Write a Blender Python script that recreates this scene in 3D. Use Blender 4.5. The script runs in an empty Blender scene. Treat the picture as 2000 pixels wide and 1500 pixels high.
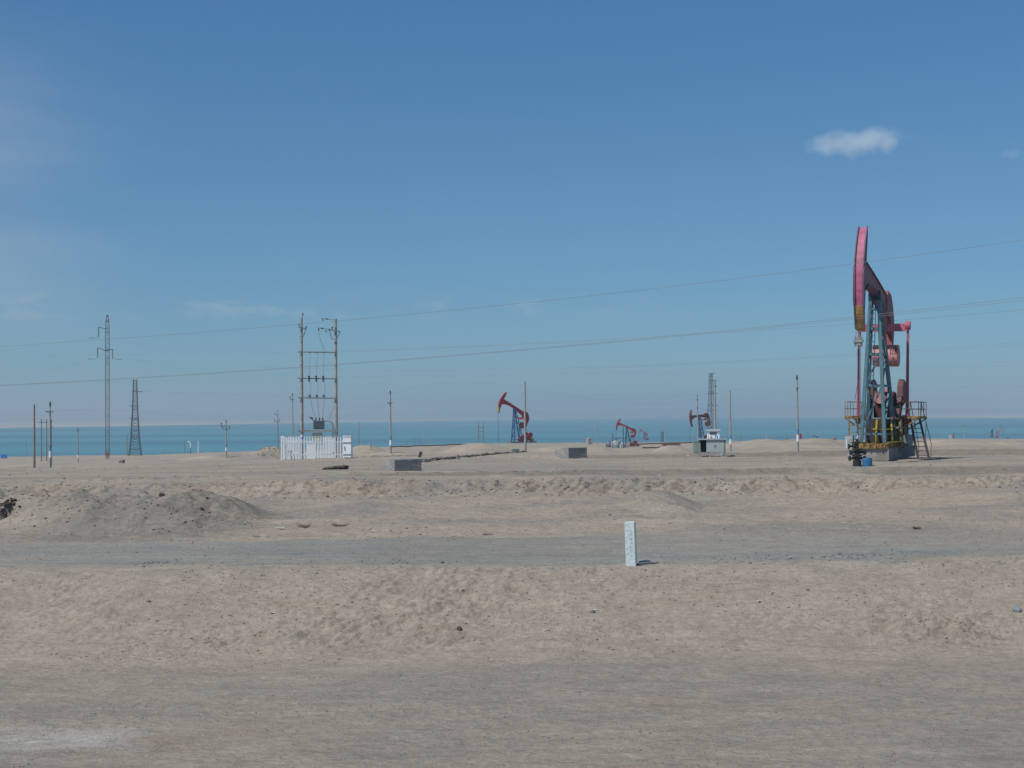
import bpy, bmesh, math, random
import numpy as np
from mathutils import Vector, Matrix

R = math.radians
sc = bpy.context.scene
col = sc.collection
random.seed(7)

# ------------------------------------------------------------ camera
FPX = 2780.0                 # focal length in pixels of the 2000 px wide photograph
HC = 2.2                     # lens above the well pad
HOR = 815.0                  # level line at the middle column
ROLL = 0.0080
pitch = math.atan((HOR - 750.0) / FPX)
cp, sp = math.cos(pitch), math.sin(pitch)
F = Vector((0, cp, sp)); R0 = Vector((1, 0, 0)); U0 = Vector((0, -sp, cp))
RT = math.cos(ROLL) * R0 - math.sin(ROLL) * U0
UP = math.sin(ROLL) * R0 + math.cos(ROLL) * U0
cam_data = bpy.data.cameras.new('camera')
cam = bpy.data.objects.new('camera', cam_data)
col.objects.link(cam)
cam.matrix_world = Matrix(((RT.x, UP.x, -F.x, 0), (RT.y, UP.y, -F.y, 0), (RT.z, UP.z, -F.z, HC), (0, 0, 0, 1)))
cam_data.sensor_width = 36.0
cam_data.lens = FPX / 2000.0 * 36.0
cam_data.clip_start = 0.1
cam_data.clip_end = 60000
sc.camera = cam

# ------------------------------------------------------------ sun, sky, exposure
SUN_EL = R(55.0)
SUN_AZ = Vector((-0.80, -0.60, 0)).normalized()       # towards the sun, seen from above
sun_dir = Vector((SUN_AZ.x * math.cos(SUN_EL), SUN_AZ.y * math.cos(SUN_EL), math.sin(SUN_EL)))
sl = bpy.data.lights.new('sun', 'SUN')
sl.energy = 3.9; sl.angle = R(0.55); sl.color = (1.0, 0.965, 0.91)
so = bpy.data.objects.new('sun', sl)
so.rotation_euler = sun_dir.to_track_quat('Z', 'Y').to_euler()
so.location = (-20, -20, 60)
col.objects.link(so)
sc.view_settings.view_transform = 'Standard'
sc.view_settings.look = 'None'
sc.view_settings.gamma = 1.0
sc.view_settings.exposure = 0.0

world = bpy.data.worlds.new('World')
sc.world = world
world.use_nodes = True
wn, wl = world.node_tree.nodes, world.node_tree.links
wn.clear()
def N(nodes, t, **kw):
    n = nodes.new(t)
    for k, v in kw.items():
        setattr(n, k, v)
    return n
out = N(wn, 'ShaderNodeOutputWorld')
bg = N(wn, 'ShaderNodeBackground')
bg.inputs['Strength'].default_value = 0.085
sky = N(wn, 'ShaderNodeTexSky')
sky.sky_type = 'NISHITA'
sky.sun_disc = False
sky.sun_elevation = SUN_EL
sky.sun_rotation = math.atan2(sun_dir.x, sun_dir.y)
sky.altitude = 2800
sky.air_density = 1.15
sky.dust_density = 0.35
sky.ozone_density = 2.4
tint = N(wn, 'ShaderNodeMix', data_type='RGBA', blend_type='MULTIPLY')
tint.inputs[0].default_value = 1.0
tint.inputs[7].default_value = (0.53, 0.90, 1.08, 1)
wl.new(sky.outputs[0], tint.inputs[6])
# thicker, duller air towards the level line
el_tc = N(wn, 'ShaderNodeTexCoord'); el_sep = N(wn, 'ShaderNodeSeparateXYZ'); wl.new(el_tc.outputs['Generated'], el_sep.inputs[0])
el_ramp = N(wn, 'ShaderNodeValToRGB'); wl.new(el_sep.outputs['Z'], el_ramp.inputs[0])
cr = el_ramp.color_ramp
cr.elements[0].position = 0.0; cr.elements[0].color = (0.40, 0.63, 0.80, 1)
cr.elements[1].position = 0.30; cr.elements[1].color = (0.455, 0.93, 1.14, 1)
e = cr.elements.new(0.14); e.color = (0.48, 0.80, 0.95, 1)
wl.new(el_ramp.outputs[0], tint.inputs[7])
# thin high cloud: a veil to the left and a broken row of faint puffs low down
tc = N(wn, 'ShaderNodeTexCoord')
sep = N(wn, 'ShaderNodeSeparateXYZ')
wl.new(tc.outputs['Generated'], sep.inputs[0])
def wmath(op, a, b=None, clamp=False):
    n = N(wn, 'ShaderNodeMath', operation=op, use_clamp=clamp)
    for i, v in enumerate((a, b)):
        if v is None: continue
        if isinstance(v, (int, float)): n.inputs[i].default_value = v
        else: wl.new(v, n.inputs[i])
    return n.outputs[0]
def wramp(v, a, b, lo=0.0, hi=1.0):
    n = N(wn, 'ShaderNodeMapRange', interpolation_type='SMOOTHSTEP')
    n.inputs['From Min'].default_value = a; n.inputs['From Max'].default_value = b
    n.inputs['To Min'].default_value = lo; n.inputs['To Max'].default_value = hi
    wl.new(v, n.inputs['Value'])
    return n.outputs['Result']
az = wmath('DIVIDE', sep.outputs['X'], sep.outputs['Y'])
el = sep.outputs['Z']
mp = N(wn, 'ShaderNodeMapping'); mp.inputs['Scale'].default_value = (2.4, 2.4, 7)
mp.inputs['Rotation'].default_value = (0, R(18), 0)
wl.new(tc.outputs['Generated'], mp.inputs['Vector'])
nz = N(wn, 'ShaderNodeTexNoise'); nz.inputs['Scale'].default_value = 1.6; nz.inputs['Detail'].default_value = 6; nz.inputs['Roughness'].default_value = 0.55
nz.inputs['Distortion'].default_value = 0.4
wl.new(mp.outputs[0], nz.inputs['Vector'])
veil = wmath('MULTIPLY', wramp(nz.outputs[0], 0.35, 0.75), wramp(az, -0.22, -0.40))
veil = wmath('MULTIPLY', veil, wramp(el, 0.30, 0.18))
mp2 = N(wn, 'ShaderNodeMapping'); mp2.inputs['Scale'].default_value = (24, 24, 70)
wl.new(tc.outputs['Generated'], mp2.inputs['Vector'])
nz2 = N(wn, 'ShaderNodeTexNoise'); nz2.inputs['Scale'].default_value = 1.0; nz2.inputs['Detail'].default_value = 5; nz2.inputs['Roughness'].default_value = 0.6
wl.new(mp2.outputs[0], nz2.inputs['Vector'])
row = wmath('MULTIPLY', wramp(el, 0.064, 0.076), wramp(el, 0.088, 0.079))
row = wmath('MULTIPLY', row, wramp(az, 0.12, 0.05))
puffs = wmath('MULTIPLY', row, wramp(nz2.outputs[0], 0.50, 0.70))
both = wmath('ADD', wmath('MULTIPLY', veil, 0.30), wmath('MULTIPLY', puffs, 0.30), True)
cmix = N(wn, 'ShaderNodeMix', data_type='RGBA')
cmix.inputs[7].default_value = (5.6, 6.4, 7.0, 1)
wl.new(both, cmix.inputs[0])
wl.new(tint.outputs[2], cmix.inputs[6])
wl.new(cmix.outputs[2], bg.inputs['Color'])
wl.new(bg.outputs[0], out.inputs['Surface'])
sc.cycles.use_denoising = True
sc.cycles.volume_bounces = 2
sc.cycles.max_bounces = 6

# ------------------------------------------------------------ tags, meshes
def tag(o, label=None, cat=None, group=None, kind=None):
    if label: o['label'] = label
    if cat: o['category'] = cat
    if group: o['group'] = group
    if kind: o['kind'] = kind
    return o
def empty(name, loc, rz=0.0):
    o = bpy.data.objects.new(name, None)
    o.location = loc; o.rotation_euler = (0, 0, rz)
    o.empty_display_size = 0.3
    col.objects.link(o)
    return o
class MB:
    """collects shapes and links them as one mesh object"""
    def __init__(s): s.v = []; s.f = []; s.m = []; s.cur = 0
    def slot(s, k): s.cur = k; return s
    def add(s, vs, fs):
        b = len(s.v); s.v += [tuple(p) for p in vs]
        s.f += [tuple(b + i for i in f) for f in fs]; s.m += [s.cur] * len(fs)
        return s
    def box(s, c, d, rot=None):
        c = Vector(c); hx, hy, hz = d[0] / 2, d[1] / 2, d[2] / 2
        q = [Vector((x, y, z)) for z in (-hz, hz) for y in (-hy, hy) for x in (-hx, hx)]
        if rot is not None: q = [rot @ p for p in q]
        return s.add([p + c for p in q], [(0, 2, 3, 1), (4, 5, 7, 6), (0, 1, 5, 4), (2, 6, 7, 3), (0, 4, 6, 2), (1, 3, 7, 5)])
    def frame(s, p0, p1, up=Vector((0, 0, 1))):
        p0, p1 = Vector(p0), Vector(p1); z = (p1 - p0).normalized()
        if abs(z.dot(up)) > 0.98: up = Vector((0, 1, 0))
        x = up.cross(z).normalized(); y = z.cross(x)
        return p0, p1, x, y
    def bar(s, p0, p1, w, h=None, up=Vector((0, 0, 1)), w1=None, h1=None):
        h = h or w; w1 = w1 or w; h1 = h1 or (w1 if h == w else h)
        p0, p1, x, y = s.frame(p0, p1, up)
        vs = []
        for p, a, b in ((p0, w, h), (p1, w1, h1)):
            vs += [p - x * a / 2 - y * b / 2, p + x * a / 2 - y * b / 2, p + x * a / 2 + y * b / 2, p - x * a / 2 + y * b / 2]
        return s.add(vs, [(3, 2, 1, 0), (4, 5, 6, 7), (0, 1, 5, 4), (1, 2, 6, 5), (2, 3, 7, 6), (3, 0, 4, 7)])
    def tube(s, p0, p1, r0, r1=None, n=10, caps=True):
        r1 = r0 if r1 is None else r1
        p0, p1, x, y = s.frame(p0, p1)
        vs = []
        for p, r in ((p0, r0), (p1, r1)):
            vs += [p + x * math.cos(2 * math.pi * k / n) * r + y * math.sin(2 * math.pi * k / n) * r for k in range(n)]
        fs = [(k, (k + 1) % n, n + (k + 1) % n, n + k) for k in range(n)]
        if caps: fs += [tuple(range(n - 1, -1, -1)), tuple(range(n, 2 * n))]
        return s.add(vs, fs)
    def path(s, pts, r, n=6):
        pts = [Vector(p) for p in pts]; rings = []
        for i, p in enumerate(pts):
            d = (pts[min(i + 1, len(pts) - 1)] - pts[max(i - 1, 0)]).normalized()
            up = Vector((0, 0, 1)) if abs(d.z) < 0.9 else Vector((0, 1, 0))
            x = up.cross(d).normalized(); y = d.cross(x)
            rr = r[i] if isinstance(r, (list, tuple)) else r
            rings.append([p + x * math.cos(2 * math.pi * k / n) * rr + y * math.sin(2 * math.pi * k / n) * rr for k in range(n)])
        fs = [(i * n + k, i * n + (k + 1) % n, (i + 1) * n + (k + 1) % n, (i + 1) * n + k) for i in range(len(pts) - 1) for k in range(n)]
        fs += [tuple(range(n - 1, -1, -1)), tuple((len(pts) - 1) * n + k for k in range(n))]
        return s.add([v for ring in rings for v in ring], fs)
    def lathe(s, c, prof, n=14):
        """prof: (radius, z) from the bottom up, round a vertical axis at c"""
        c = Vector(c); vs = []
        for r, z in prof:
            vs += [c + Vector((math.cos(2 * math.pi * k / n) * r, math.sin(2 * math.pi * k / n) * r, z)) for k in range(n)]
        m = len(prof)
        fs = [(i * n + k, i * n + (k + 1) % n, (i + 1) * n + (k + 1) % n, (i + 1) * n + k) for i in range(m - 1) for k in range(n)]
        fs += [tuple(range(n - 1, -1, -1)), tuple((m - 1) * n + k for k in range(n))]
        return s.add(vs, fs)
    def prism(s, poly, o, ex, ez, w):
        """a polygon (a, b) in the plane o + a*ex + b*ez, w thick, centred"""
        o, ex, ez = Vector(o), Vector(ex), Vector(ez); nrm = ex.cross(ez).normalized()
        n = len(poly); vs = []
        for sg in (-0.5, 0.5):
            vs += [o + ex * a + ez * b + nrm * sg * w for a, b in poly]
        fs = [tuple(range(n - 1, -1, -1)), tuple(range(n, 2 * n))] + [(k, (k + 1) % n, n + (k + 1) % n, n + k) for k in range(n)]
        return s.add(vs, fs)
    def build(s, name, mats, parent=None, smooth=False):
        me = bpy.data.meshes.new(name)
        me.from_pydata(s.v, [], s.f)
        for m in (mats if isinstance(mats, (list, tuple)) else [mats]): me.materials.append(m)
        me.polygons.foreach_set('material_index', s.m)
        bm = bmesh.new(); bm.from_mesh(me); bmesh.ops.recalc_face_normals(bm, faces=bm.faces); bm.to_mesh(me); bm.free()
        if smooth:
            me.polygons.foreach_set('use_smooth', [True] * len(me.polygons))
            me.set_sharp_from_angle(angle=R(38))
        o = bpy.data.objects.new(name, me)
        col.objects.link(o)
        if parent is not None: o.parent = parent
        return o

# ------------------------------------------------------------ materials
def mat(name, c, rough=0.7, metal=0.0, var=0.25, scale=3.0, c2=None, mix2=0.0, scale2=1.2, bump=0.0, spec=0.4):
    m = bpy.data.materials.new(name); m.use_nodes = True
    n, l = m.node_tree.nodes, m.node_tree.links
    b = n['Principled BSDF']
    b.inputs['Roughness'].default_value = rough; b.inputs['Metallic'].default_value = metal
    b.inputs['Specular IOR Level'].default_value = spec
    t = N(n, 'ShaderNodeTexCoord')
    a = N(n, 'ShaderNodeTexNoise'); a.inputs['Scale'].default_value = scale; a.inputs['Detail'].default_value = 5
    l.new(t.outputs['Object'], a.inputs['Vector'])
    mr = N(n, 'ShaderNodeMapRange'); mr.inputs['From Min'].default_value = 0.3; mr.inputs['From Max'].default_value = 0.7
    mr.inputs['To Min'].default_value = 1 - var; mr.inputs['To Max'].default_value = 1 + var * 0.6
    l.new(a.outputs[0], mr.inputs['Value'])
    mx = N(n, 'ShaderNodeMix', data_type='RGBA', blend_type='MULTIPLY'); mx.inputs[0].default_value = 1
    mx.inputs[6].default_value = (*c, 1); l.new(mr.outputs[0], mx.inputs[7])
    res = mx.outputs[2]
    if c2 is not None:
        w = N(n, 'ShaderNodeTexNoise'); w.inputs['Scale'].default_value = scale2; w.inputs['Detail'].default_value = 8; w.inputs['Roughness'].default_value = 0.7
        l.new(t.outputs['Object'], w.inputs['Vector'])
        wr = N(n, 'ShaderNodeMapRange'); wr.inputs['From Min'].default_value = 0.62 - mix2 * 0.3; wr.inputs['From Max'].default_value = 0.74 - mix2 * 0.3
        l.new(w.outputs[0], wr.inputs['Value'])
        m2 = N(n, 'ShaderNodeMix', data_type='RGBA'); m2.inputs[7].default_value = (*c2, 1)
        l.new(wr.outputs[0], m2.inputs[0]); l.new(res, m2.inputs[6]); res = m2.outputs[2]
    l.new(res, b.inputs['Base Color'])
    if bump:
        bp = N(n, 'ShaderNodeBump'); bp.inputs['Strength'].default_value = bump; bp.inputs['Distance'].default_value = 0.05
        l.new(a.outputs[0], bp.inputs['Height']); l.new(bp.outputs[0], b.inputs['Normal'])
    return m
RUST = (0.13, 0.055, 0.03)
M = {}
M['pink'] = mat('faded_pink_paint', (0.44, 0.105, 0.20), 0.55, c2=(0.27, 0.10, 0.12), mix2=0.35, scale2=2.0)
M['redpink'] = mat('weathered_red_paint', (0.42, 0.105, 0.13), 0.6, c2=(0.20, 0.085, 0.08), mix2=0.35, scale2=1.6)
M['salmon'] = mat('salmon_drum_paint', (0.58, 0.27, 0.24), 0.65, c2=(0.30, 0.12, 0.10), mix2=0.45, scale2=1.5)
M['ochre'] = mat('ochre_paint', (0.42, 0.27, 0.06), 0.6, c2=(0.22, 0.12, 0.05), mix2=0.5)
M['teal'] = mat('greyed_teal_paint', (0.085, 0.19, 0.23), 0.6, c2=(0.12, 0.13, 0.12), mix2=0.3)
M['darkteal'] = mat('dark_blue_paint', (0.02, 0.05, 0.09), 0.6)
M['red'] = mat('red_paint', (0.36, 0.045, 0.055), 0.55, c2=(0.2, 0.05, 0.045), mix2=0.2)
M['brownred'] = mat('brown_red_paint', (0.20, 0.07, 0.055), 0.6, c2=(0.1, 0.06, 0.06), mix2=0.3)
M['blue'] = mat('blue_paint', (0.03, 0.11, 0.27), 0.55)
M['yellow'] = mat('yellow_paint', (0.52, 0.38, 0.03), 0.55, c2=(0.3, 0.18, 0.05), mix2=0.3)
M['rustyel'] = mat('rusty_yellow_paint', (0.36, 0.26, 0.06), 0.7, c2=RUST, mix2=0.6, scale2=3)
M['rust'] = mat('brown_rust', (0.14, 0.07, 0.05), 0.8)
M['steel'] = mat('dull_steel', (0.16, 0.17, 0.18), 0.5, metal=0.3)
M['galv'] = mat('galvanised_steel', (0.19, 0.21, 0.23), 0.55, metal=0.3)
M['black'] = mat('black_oily_iron', (0.022, 0.026, 0.024), 0.5)
M['pole'] = mat('grey_concrete_pole', (0.36, 0.34, 0.30), 0.85, c2=(0.24, 0.22, 0.19), mix2=0.3)
M['woodpole'] = mat('brown_pole', (0.27, 0.22, 0.19), 0.85)
M['conc'] = mat('cast_concrete', (0.30, 0.29, 0.265), 0.9, scale=6, c2=(0.20, 0.185, 0.165), mix2=0.5, scale2=1.5, bump=0.5)
M['concdark'] = mat('dusty_concrete', (0.27, 0.265, 0.255), 0.9, scale=8, c2=(0.36, 0.33, 0.29), mix2=0.35, bump=0.5)
M['white'] = mat('white_paint', (0.80, 0.83, 0.84), 0.6, var=0.08)
M['offwhite'] = mat('off_white_paint', (0.46, 0.47, 0.44), 0.6, c2=(0.33, 0.31, 0.27), mix2=0.3)
M['cabinet'] = mat('pale_blue_grey_paint', (0.38, 0.44, 0.45), 0.5, var=0.1, c2=(0.3, 0.31, 0.29), mix2=0.2)
M['greencab'] = mat('pale_green_paint', (0.27, 0.34, 0.29), 0.6, var=0.15)
M['greysteel'] = mat('grey_steel_frame', (0.27, 0.28, 0.27), 0.6, c2=(0.2, 0.17, 0.14), mix2=0.3)
M['dark'] = mat('dark_interior', (0.012, 0.016, 0.025), 0.7)
M['window'] = mat('grey_meter_glass', (0.17, 0.18, 0.17), 0.25)
M['bluesign'] = mat('blue_sign_paint', (0.03, 0.16, 0.50), 0.5, var=0.1)
M['orange'] = mat('orange_sign_paint', (0.60, 0.25, 0.05), 0.5, var=0.1)
M['bluebarrel'] = mat('blue_drum_paint', (0.035, 0.17, 0.36), 0.5, c2=(0.1, 0.15, 0.2), mix2=0.2)
M['transf'] = mat('transformer_grey', (0.17, 0.21, 0.23), 0.5)
M['porcelain'] = mat('brown_porcelain', (0.06, 0.04, 0.04), 0.3)
M['wire'] = mat('aluminium_wire', (0.23, 0.225, 0.22), 0.6, metal=0.2)
M['tank'] = mat('grey_tank_paint', (0.34, 0.38, 0.39), 0.6, c2=(0.2, 0.19, 0.17), mix2=0.4)
M['whitetank'] = mat('pale_tank_paint', (0.55, 0.62, 0.63), 0.5)
M['brick'] = mat('brown_brick', (0.22, 0.13, 0.10), 0.9)
M['soilshade'] = mat('dark_soil_and_shade', (0.075, 0.062, 0.052), 0.95, scale=9, bump=0.6)  # soil colour, also used where dark stands in for shade
M['sandrock'] = mat('sand_coloured_stone', (0.33, 0.27, 0.215), 0.95, scale=9)
M['greyrock'] = mat('grey_stone', (0.20, 0.19, 0.18), 0.95, scale=9)
M['redrock'] = mat('reddish_clod', (0.25, 0.185, 0.15), 0.95, scale=9)
M['paper'] = mat('white_litter', (0.78, 0.80, 0.80), 0.7, var=0.1)
M['board'] = mat('pale_board', (0.55, 0.50, 0.38), 0.8)
M['twig'] = mat('dry_scrub', (0.52, 0.45, 0.34), 0.9)
M['brownscrub'] = mat('reddish_dry_scrub', (0.30, 0.19, 0.12), 0.9)
M['vehicle'] = mat('dark_blue_car_paint', (0.02, 0.03, 0.05), 0.35)
M['glass'] = mat('dark_glass', (0.03, 0.04, 0.05), 0.15)

# ------------------------------------------------------------ terrain height
rng = np.random.default_rng(11)
LAT = rng.random((256, 256))
def vnoise(x, y):
    xi = np.floor(x).astype(np.int64); yi = np.floor(y).astype(np.int64)
    fx = x - xi; fy = y - yi
    fx = fx * fx * (3 - 2 * fx); fy = fy * fy * (3 - 2 * fy)
    a = LAT[xi & 255, yi & 255]; b = LAT[(xi + 1) & 255, yi & 255]
    c = LAT[xi & 255, (yi + 1) & 255]; d = LAT[(xi + 1) & 255, (yi + 1) & 255]
    return (a * (1 - fx) + b * fx) * (1 - fy) + (c * (1 - fx) + d * fx) * fy - 0.5
def fbm(x, y, size, octs=4, gain=0.5, ox=0.0):
    r = 0; a = 1.0; x = x / size + ox; y = y / size + ox * 1.7
    for k in range(octs):
        r = r + a * vnoise(x, y); a *= gain
        x, y = x * 1.73 + y * 0.98 + 17.3, y * 1.73 - x * 0.98 + 5.1
    return r
def cells(x, y, size, ox=0.0):
    """distance to the nearest of jittered lattice points: lumps"""
    x = x / size + ox; y = y / size + ox
    xi = np.floor(x).astype(np.int64); yi = np.floor(y).astype(np.int64)
    best = np.full(np.shape(x), 9.0)
    for i in (-1, 0, 1):
        for j in (-1, 0, 1):
            jx = LAT[(xi + i) & 255, (yi + j) & 255]; jy = LAT[(yi + j + 91) & 255, (xi + i + 37) & 255]
            best = np.minimum(best, (x - xi - i - jx) ** 2 + (y - yi - j - jy) ** 2)
    return np.sqrt(best)
COLS = np.array([0, 300, 650, 1000, 1200, 1400, 1800, 2000], float)
ROWS = [
    (29.3, [1110, 1108, 1107, 1106, 1105, 1103, 1092, 1088]),
    (36.0, [1066, 1062, 1056, 1050, 1048, 1045, 1042, 1040]),
    (43.0, [1016, 1010, 1004, 999, 998, 997, 990, 984]),
    (49.6, [978, 975, 968, 962, 963, 963, 955, 948]),
    (51.3, [951, 945, 940, 937, 936, 936, 934, 932]),
    (54.3, [945, 938, 931, 930, 929, 928, 928, 929]),
    (56.0, [938, 933, 925, 920, 918, 916, 913, 912]),
    (58.0, [934, 929, 927, 931, 931, 929, 926, 924]),
    (69.8, [922, 918, 914, 914, 913, 911, 908.5, 906]),
    (73.6, [919, 916, 909, 905, 904, 903, 896, 895]),
    (92.5, [917, 912, 899, 896, 895, 892, 890, 889]),
    (95.0, [916.8, 911, 898.5, 892, 889, 885, 878.5, 877]),
    (97.5, [916.6, 910.5, 898, 893, 891, 888, 882, 880]),
    (130, [915.5, 903, 891, 884, 885, 884, 876, 875]),
    (200, [914, 899, 886, 882, 883, 882, 870, 868]),
    (260, [905, 893, 880, 871, 878, 874, 863, 863]),
    (350, [897, 890, 877, 867, 872, 866, 859, 859]),
    (450, [892, 888, 876, 866, 865, 862, 857, 857])]
HORC = HOR - ROLL * (COLS - 1000)
RD = np.array([r[0] for r in ROWS])
RR = np.array([np.array(r[1]) - HORC for r in ROWS])      # rows below the level line
WATER = -12.0
def ramp(v, a, b):
    t = np.clip((v - a) / (b - a), 0, 1); return t * t * (3 - 2 * t)
def px_of(x, y): return 1000 + FPX * x / np.maximum(y, 1.0)
def bump_at(x, y, px, d, wx, wy, h, p=1.0, flat=0.0):
    xc = (px - 1000) / FPX * d
    rho = np.sqrt(((x - xc) / wx) ** 2 + ((y - d) / wy) ** 2)
    t = np.clip((1 - rho) / (1 - flat), 0, 1)
    return h * (t * t * (3 - 2 * t)) ** p
MOUNDS = [  # px, distance, half width, half depth, height, power, flat share
    (270, 41.8, 4.2, 3.6, 0.68, 0.85, 0.30), (60, 43.6, 2.6, 3.0, 0.62, 0.7, 0.1), (430, 43.0, 2.0, 2.6, 0.22, 0.8, 0.1),
    (1285, 44.5, 1.5, 3.8, 0.48, 0.8, 0.0), (1180, 43.5, 2.6, 3.0, 0.16, 1, 0), (1800, 46.5, 1.8, 2.6, 0.26, 0.8, 0.0), (1960, 45.5, 2.4, 2.6, 0.22, 0.8, 0.2),
    (700, 44.5, 2.2, 3.0, 0.20, 1, 0),
    (533, 126, 2.6, 2.6, 0.95, 0.8, 0.0), (505, 124, 3.2, 2.2, 0.5, 0.8, 0.0), (420, 170, 5.0, 4, 0.5, 0.8, 0.2),
    (712, 135, 3.3, 3.0, 0.95, 0.85, 0.1), (760, 128, 3.2, 2.4, 0.35, 0.8, 0.1),
    (930, 150, 4.6, 4.5, 0.98, 0.75, 0.12), (1160, 150, 3.0, 3.5, 0.62, 0.8, 0.15), (1310, 150, 2.6, 3, 0.75, 0.8, 0.15),
    (1095, 190, 5.0, 4, 0.7, 0.8, 0.2),
    (1470, 165, 6.0, 5.0, 1.05, 0.8, 0.3), (1590, 165, 5.0, 5.0, 1.20, 0.8, 0.2), (1540, 160, 9.0, 4.5, 0.7, 0.8, 0.3), (1690, 170, 7, 5, 0.95, 0.8, 0.3),
    (1850, 175, 7, 5, 0.75, 0.8, 0.3), (1960, 180, 6, 5, 0.6, 0.8, 0.3), (1770, 190, 5, 5, 0.7, 0.8, 0.3),
    (1655, 72.5, 0.9, 1.2, 0.16, 0.8, 0.1)]
def terrain(x, y, fine=True):
    x = np.asarray(x, float); y = np.asarray(y, float)
    wob = 0.55 * fbm(x, y * 0 + 3.0, 7.0, 3) + 0.12 * fbm(x, y * 0 + 9.0, 1.1, 3)
    yd = np.where((y > 24) & (y < 62), y + wob * ramp(y, 24, 28) * (1 - ramp(y, 57, 62)), y)
    px = np.clip(px_of(x, y), 0, 2000)
    rr = np.stack([np.interp(px, COLS, RR[k]) for k in range(len(RD))])
    zr = HC - rr * RD.reshape((-1,) + (1,) * x.ndim) / FPX
    z = np.full(x.shape, -1.98)
    z = z + 0.0
    seg = (yd >= 24.3) & (yd < RD[0])
    t = np.clip((yd - 24.3) / (RD[0] - 24.3), 0, 1)
    t = t + 0.09 * np.sin(t * 6.283) * -0.6
    z = np.where(seg, -1.98 + (zr[0] + 1.98) * t, z)
    for k in range(len(RD) - 1):
        seg = (yd >= RD[k]) & (yd < RD[k + 1])
        t = (yd - RD[k]) / (RD[k + 1] - RD[k])
        if k in (4, 5, 10): t = t * t * (3 - 2 * t)
        z = np.where(seg, zr[k] * (1 - t) + zr[k + 1] * t, z)
    drop = HC - (rr[-1] + 2.0) * yd / FPX
    z = np.where(yd >= RD[-1], np.maximum(drop + 0.25 * (1 - ramp(yd, 450, 470)), WATER - 0.6), z)
    for (mpx, d, wx, wy, h, p, fl) in MOUNDS:
        z = z + bump_at(x, y, mpx, d, wx, wy, h, p, fl)
    # a hole dug in the left heap
    z = z - bump_at(x, y, 12, 41.9, 0.62, 0.7, 0.62, 0.6, 0.35)
    # shallow pit in front of the picket fence
    z = z - bump_at(x, y, 646, 71.0, 0.9, 0.7, 0.20, 0.6, 0.5)
    if fine:
        near = 1 - ramp(y, 52, 64)
        road = ramp(yd, 29.0, 29.8) * (1 - ramp(yd, 35.2, 36.2))
        bank = ramp(yd, 24.2, 25.5) * (1 - ramp(yd, 28.9, 29.6))
        mid = ramp(yd, 36, 37) * (1 - ramp(yd, 51.5, 53))
        crumb = ramp(yd, 48.6, 49.6) * (1 - ramp(yd, 51.0, 51.7)) * (0.55 + 0.9 * np.clip(fbm(x, y, 3.0, 3, ox=4.1) + 0.4, 0, 1.2))
        lump = bump_at(x, y, 60, 43.4, 2.9, 3.0, 1.0, 0.8, 0.3) + 0.55 * bump_at(x, y, 300, 41.5, 4.2, 3.0, 1.0, 0.8, 0.3) + bump_at(x, y, 520, 125, 4.2, 3.0, 1.0, 0.8, 0.2)
        z = z + 0.040 * fbm(x * 0.55, y, 1.4, 3) * (1 - road * 0.6) * near
        fore = 1 - ramp(y, 24, 25.5)
        z = z + fore * (0.022 * fbm(x * 0.4, y, 0.9, 3, 0.6, ox=3.2) + 0.026 * fbm(x * 0.5, y, 0.30, 3, 0.6, ox=2.2) + 0.012 * (cells(x * 0.6, y, 0.16) - 0.5))
        z = z + bank * (0.35 + 1.5 * np.clip(fbm(x, y, 2.4, 3, ox=6.6) + 0.25, 0, 0.8)) * (0.060 * fbm(x - 0.7 * y, y, 0.30, 4, 0.66, ox=1.3) + 0.05 * fbm(x - y, (x + y) * 0.3, 0.9, 3, 0.6, ox=4.4) + 0.025 * (0.5 - cells(x, y, 0.24, 0.7)) + 0.02 * fbm(x, y * 0.2, 0.8, 2, ox=8.8))
        z = z + road * 0.018 * fbm(x * 0.35, y, 0.22, 3, 0.6)
        z = z + mid * (0.055 * fbm(x * 0.8, y, 0.45, 4, 0.65, ox=5.3))
        rub = np.maximum(crumb, lump)
        z = z + rub * (0.20 * fbm(x * 1.0 - y * 0.5, y * 0.8, 0.62, 4, 0.62, ox=7.7) + 0.13 * (0.55 - cells(x - 0.5 * y, y, 0.38, 3.3)))
        hp = bump_at(x, y, 290, 41.8, 5.0, 3.9, 1.0, 0.6, 0.2)
        z = z + hp * (0.22 * fbm(x, y * 0.6, 1.5, 4, 0.6, ox=12.7) - 0.10 * np.abs(fbm(x - 0.3 * y, y * 0.25, 0.9, 3, 0.6, ox=2.9)))
        berm = ramp(yd, 54.4, 55.0) * (1 - ramp(yd, 56.4, 57.4)) + ramp(yd, 92, 93) * (1 - ramp(yd, 96, 97.5)) * 1.4
        z = z + berm * 0.08 * fbm(x, y, 0.5, 4, 0.6, ox=6.1)
        far = ramp(y, 56, 62)
        z = z + far * (0.06 * fbm(x * 0.6, y, 2.2, 5, 0.6, ox=9.4)) * (1 + ramp(y, 100, 300) * 1.6)
        z = z + ramp(y, 110, 150) * (1 - ramp(y, 440, 520)) * 0.22 * fbm(x * 0.6, y, 9.0, 4, 0.55, ox=3.4)
    return z
def gz(x, y): return float(terrain(np.array([x]), np.array([y]))[0])
def ray(px, py):
    d = F + RT * ((px - 1000) / FPX) + UP * (-(py - 750) / FPX)
    return d / d.y
def pt(px, py, d):
    r = ray(px, py); return Vector((r.x * d, d, HC + r.z * d))
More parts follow.
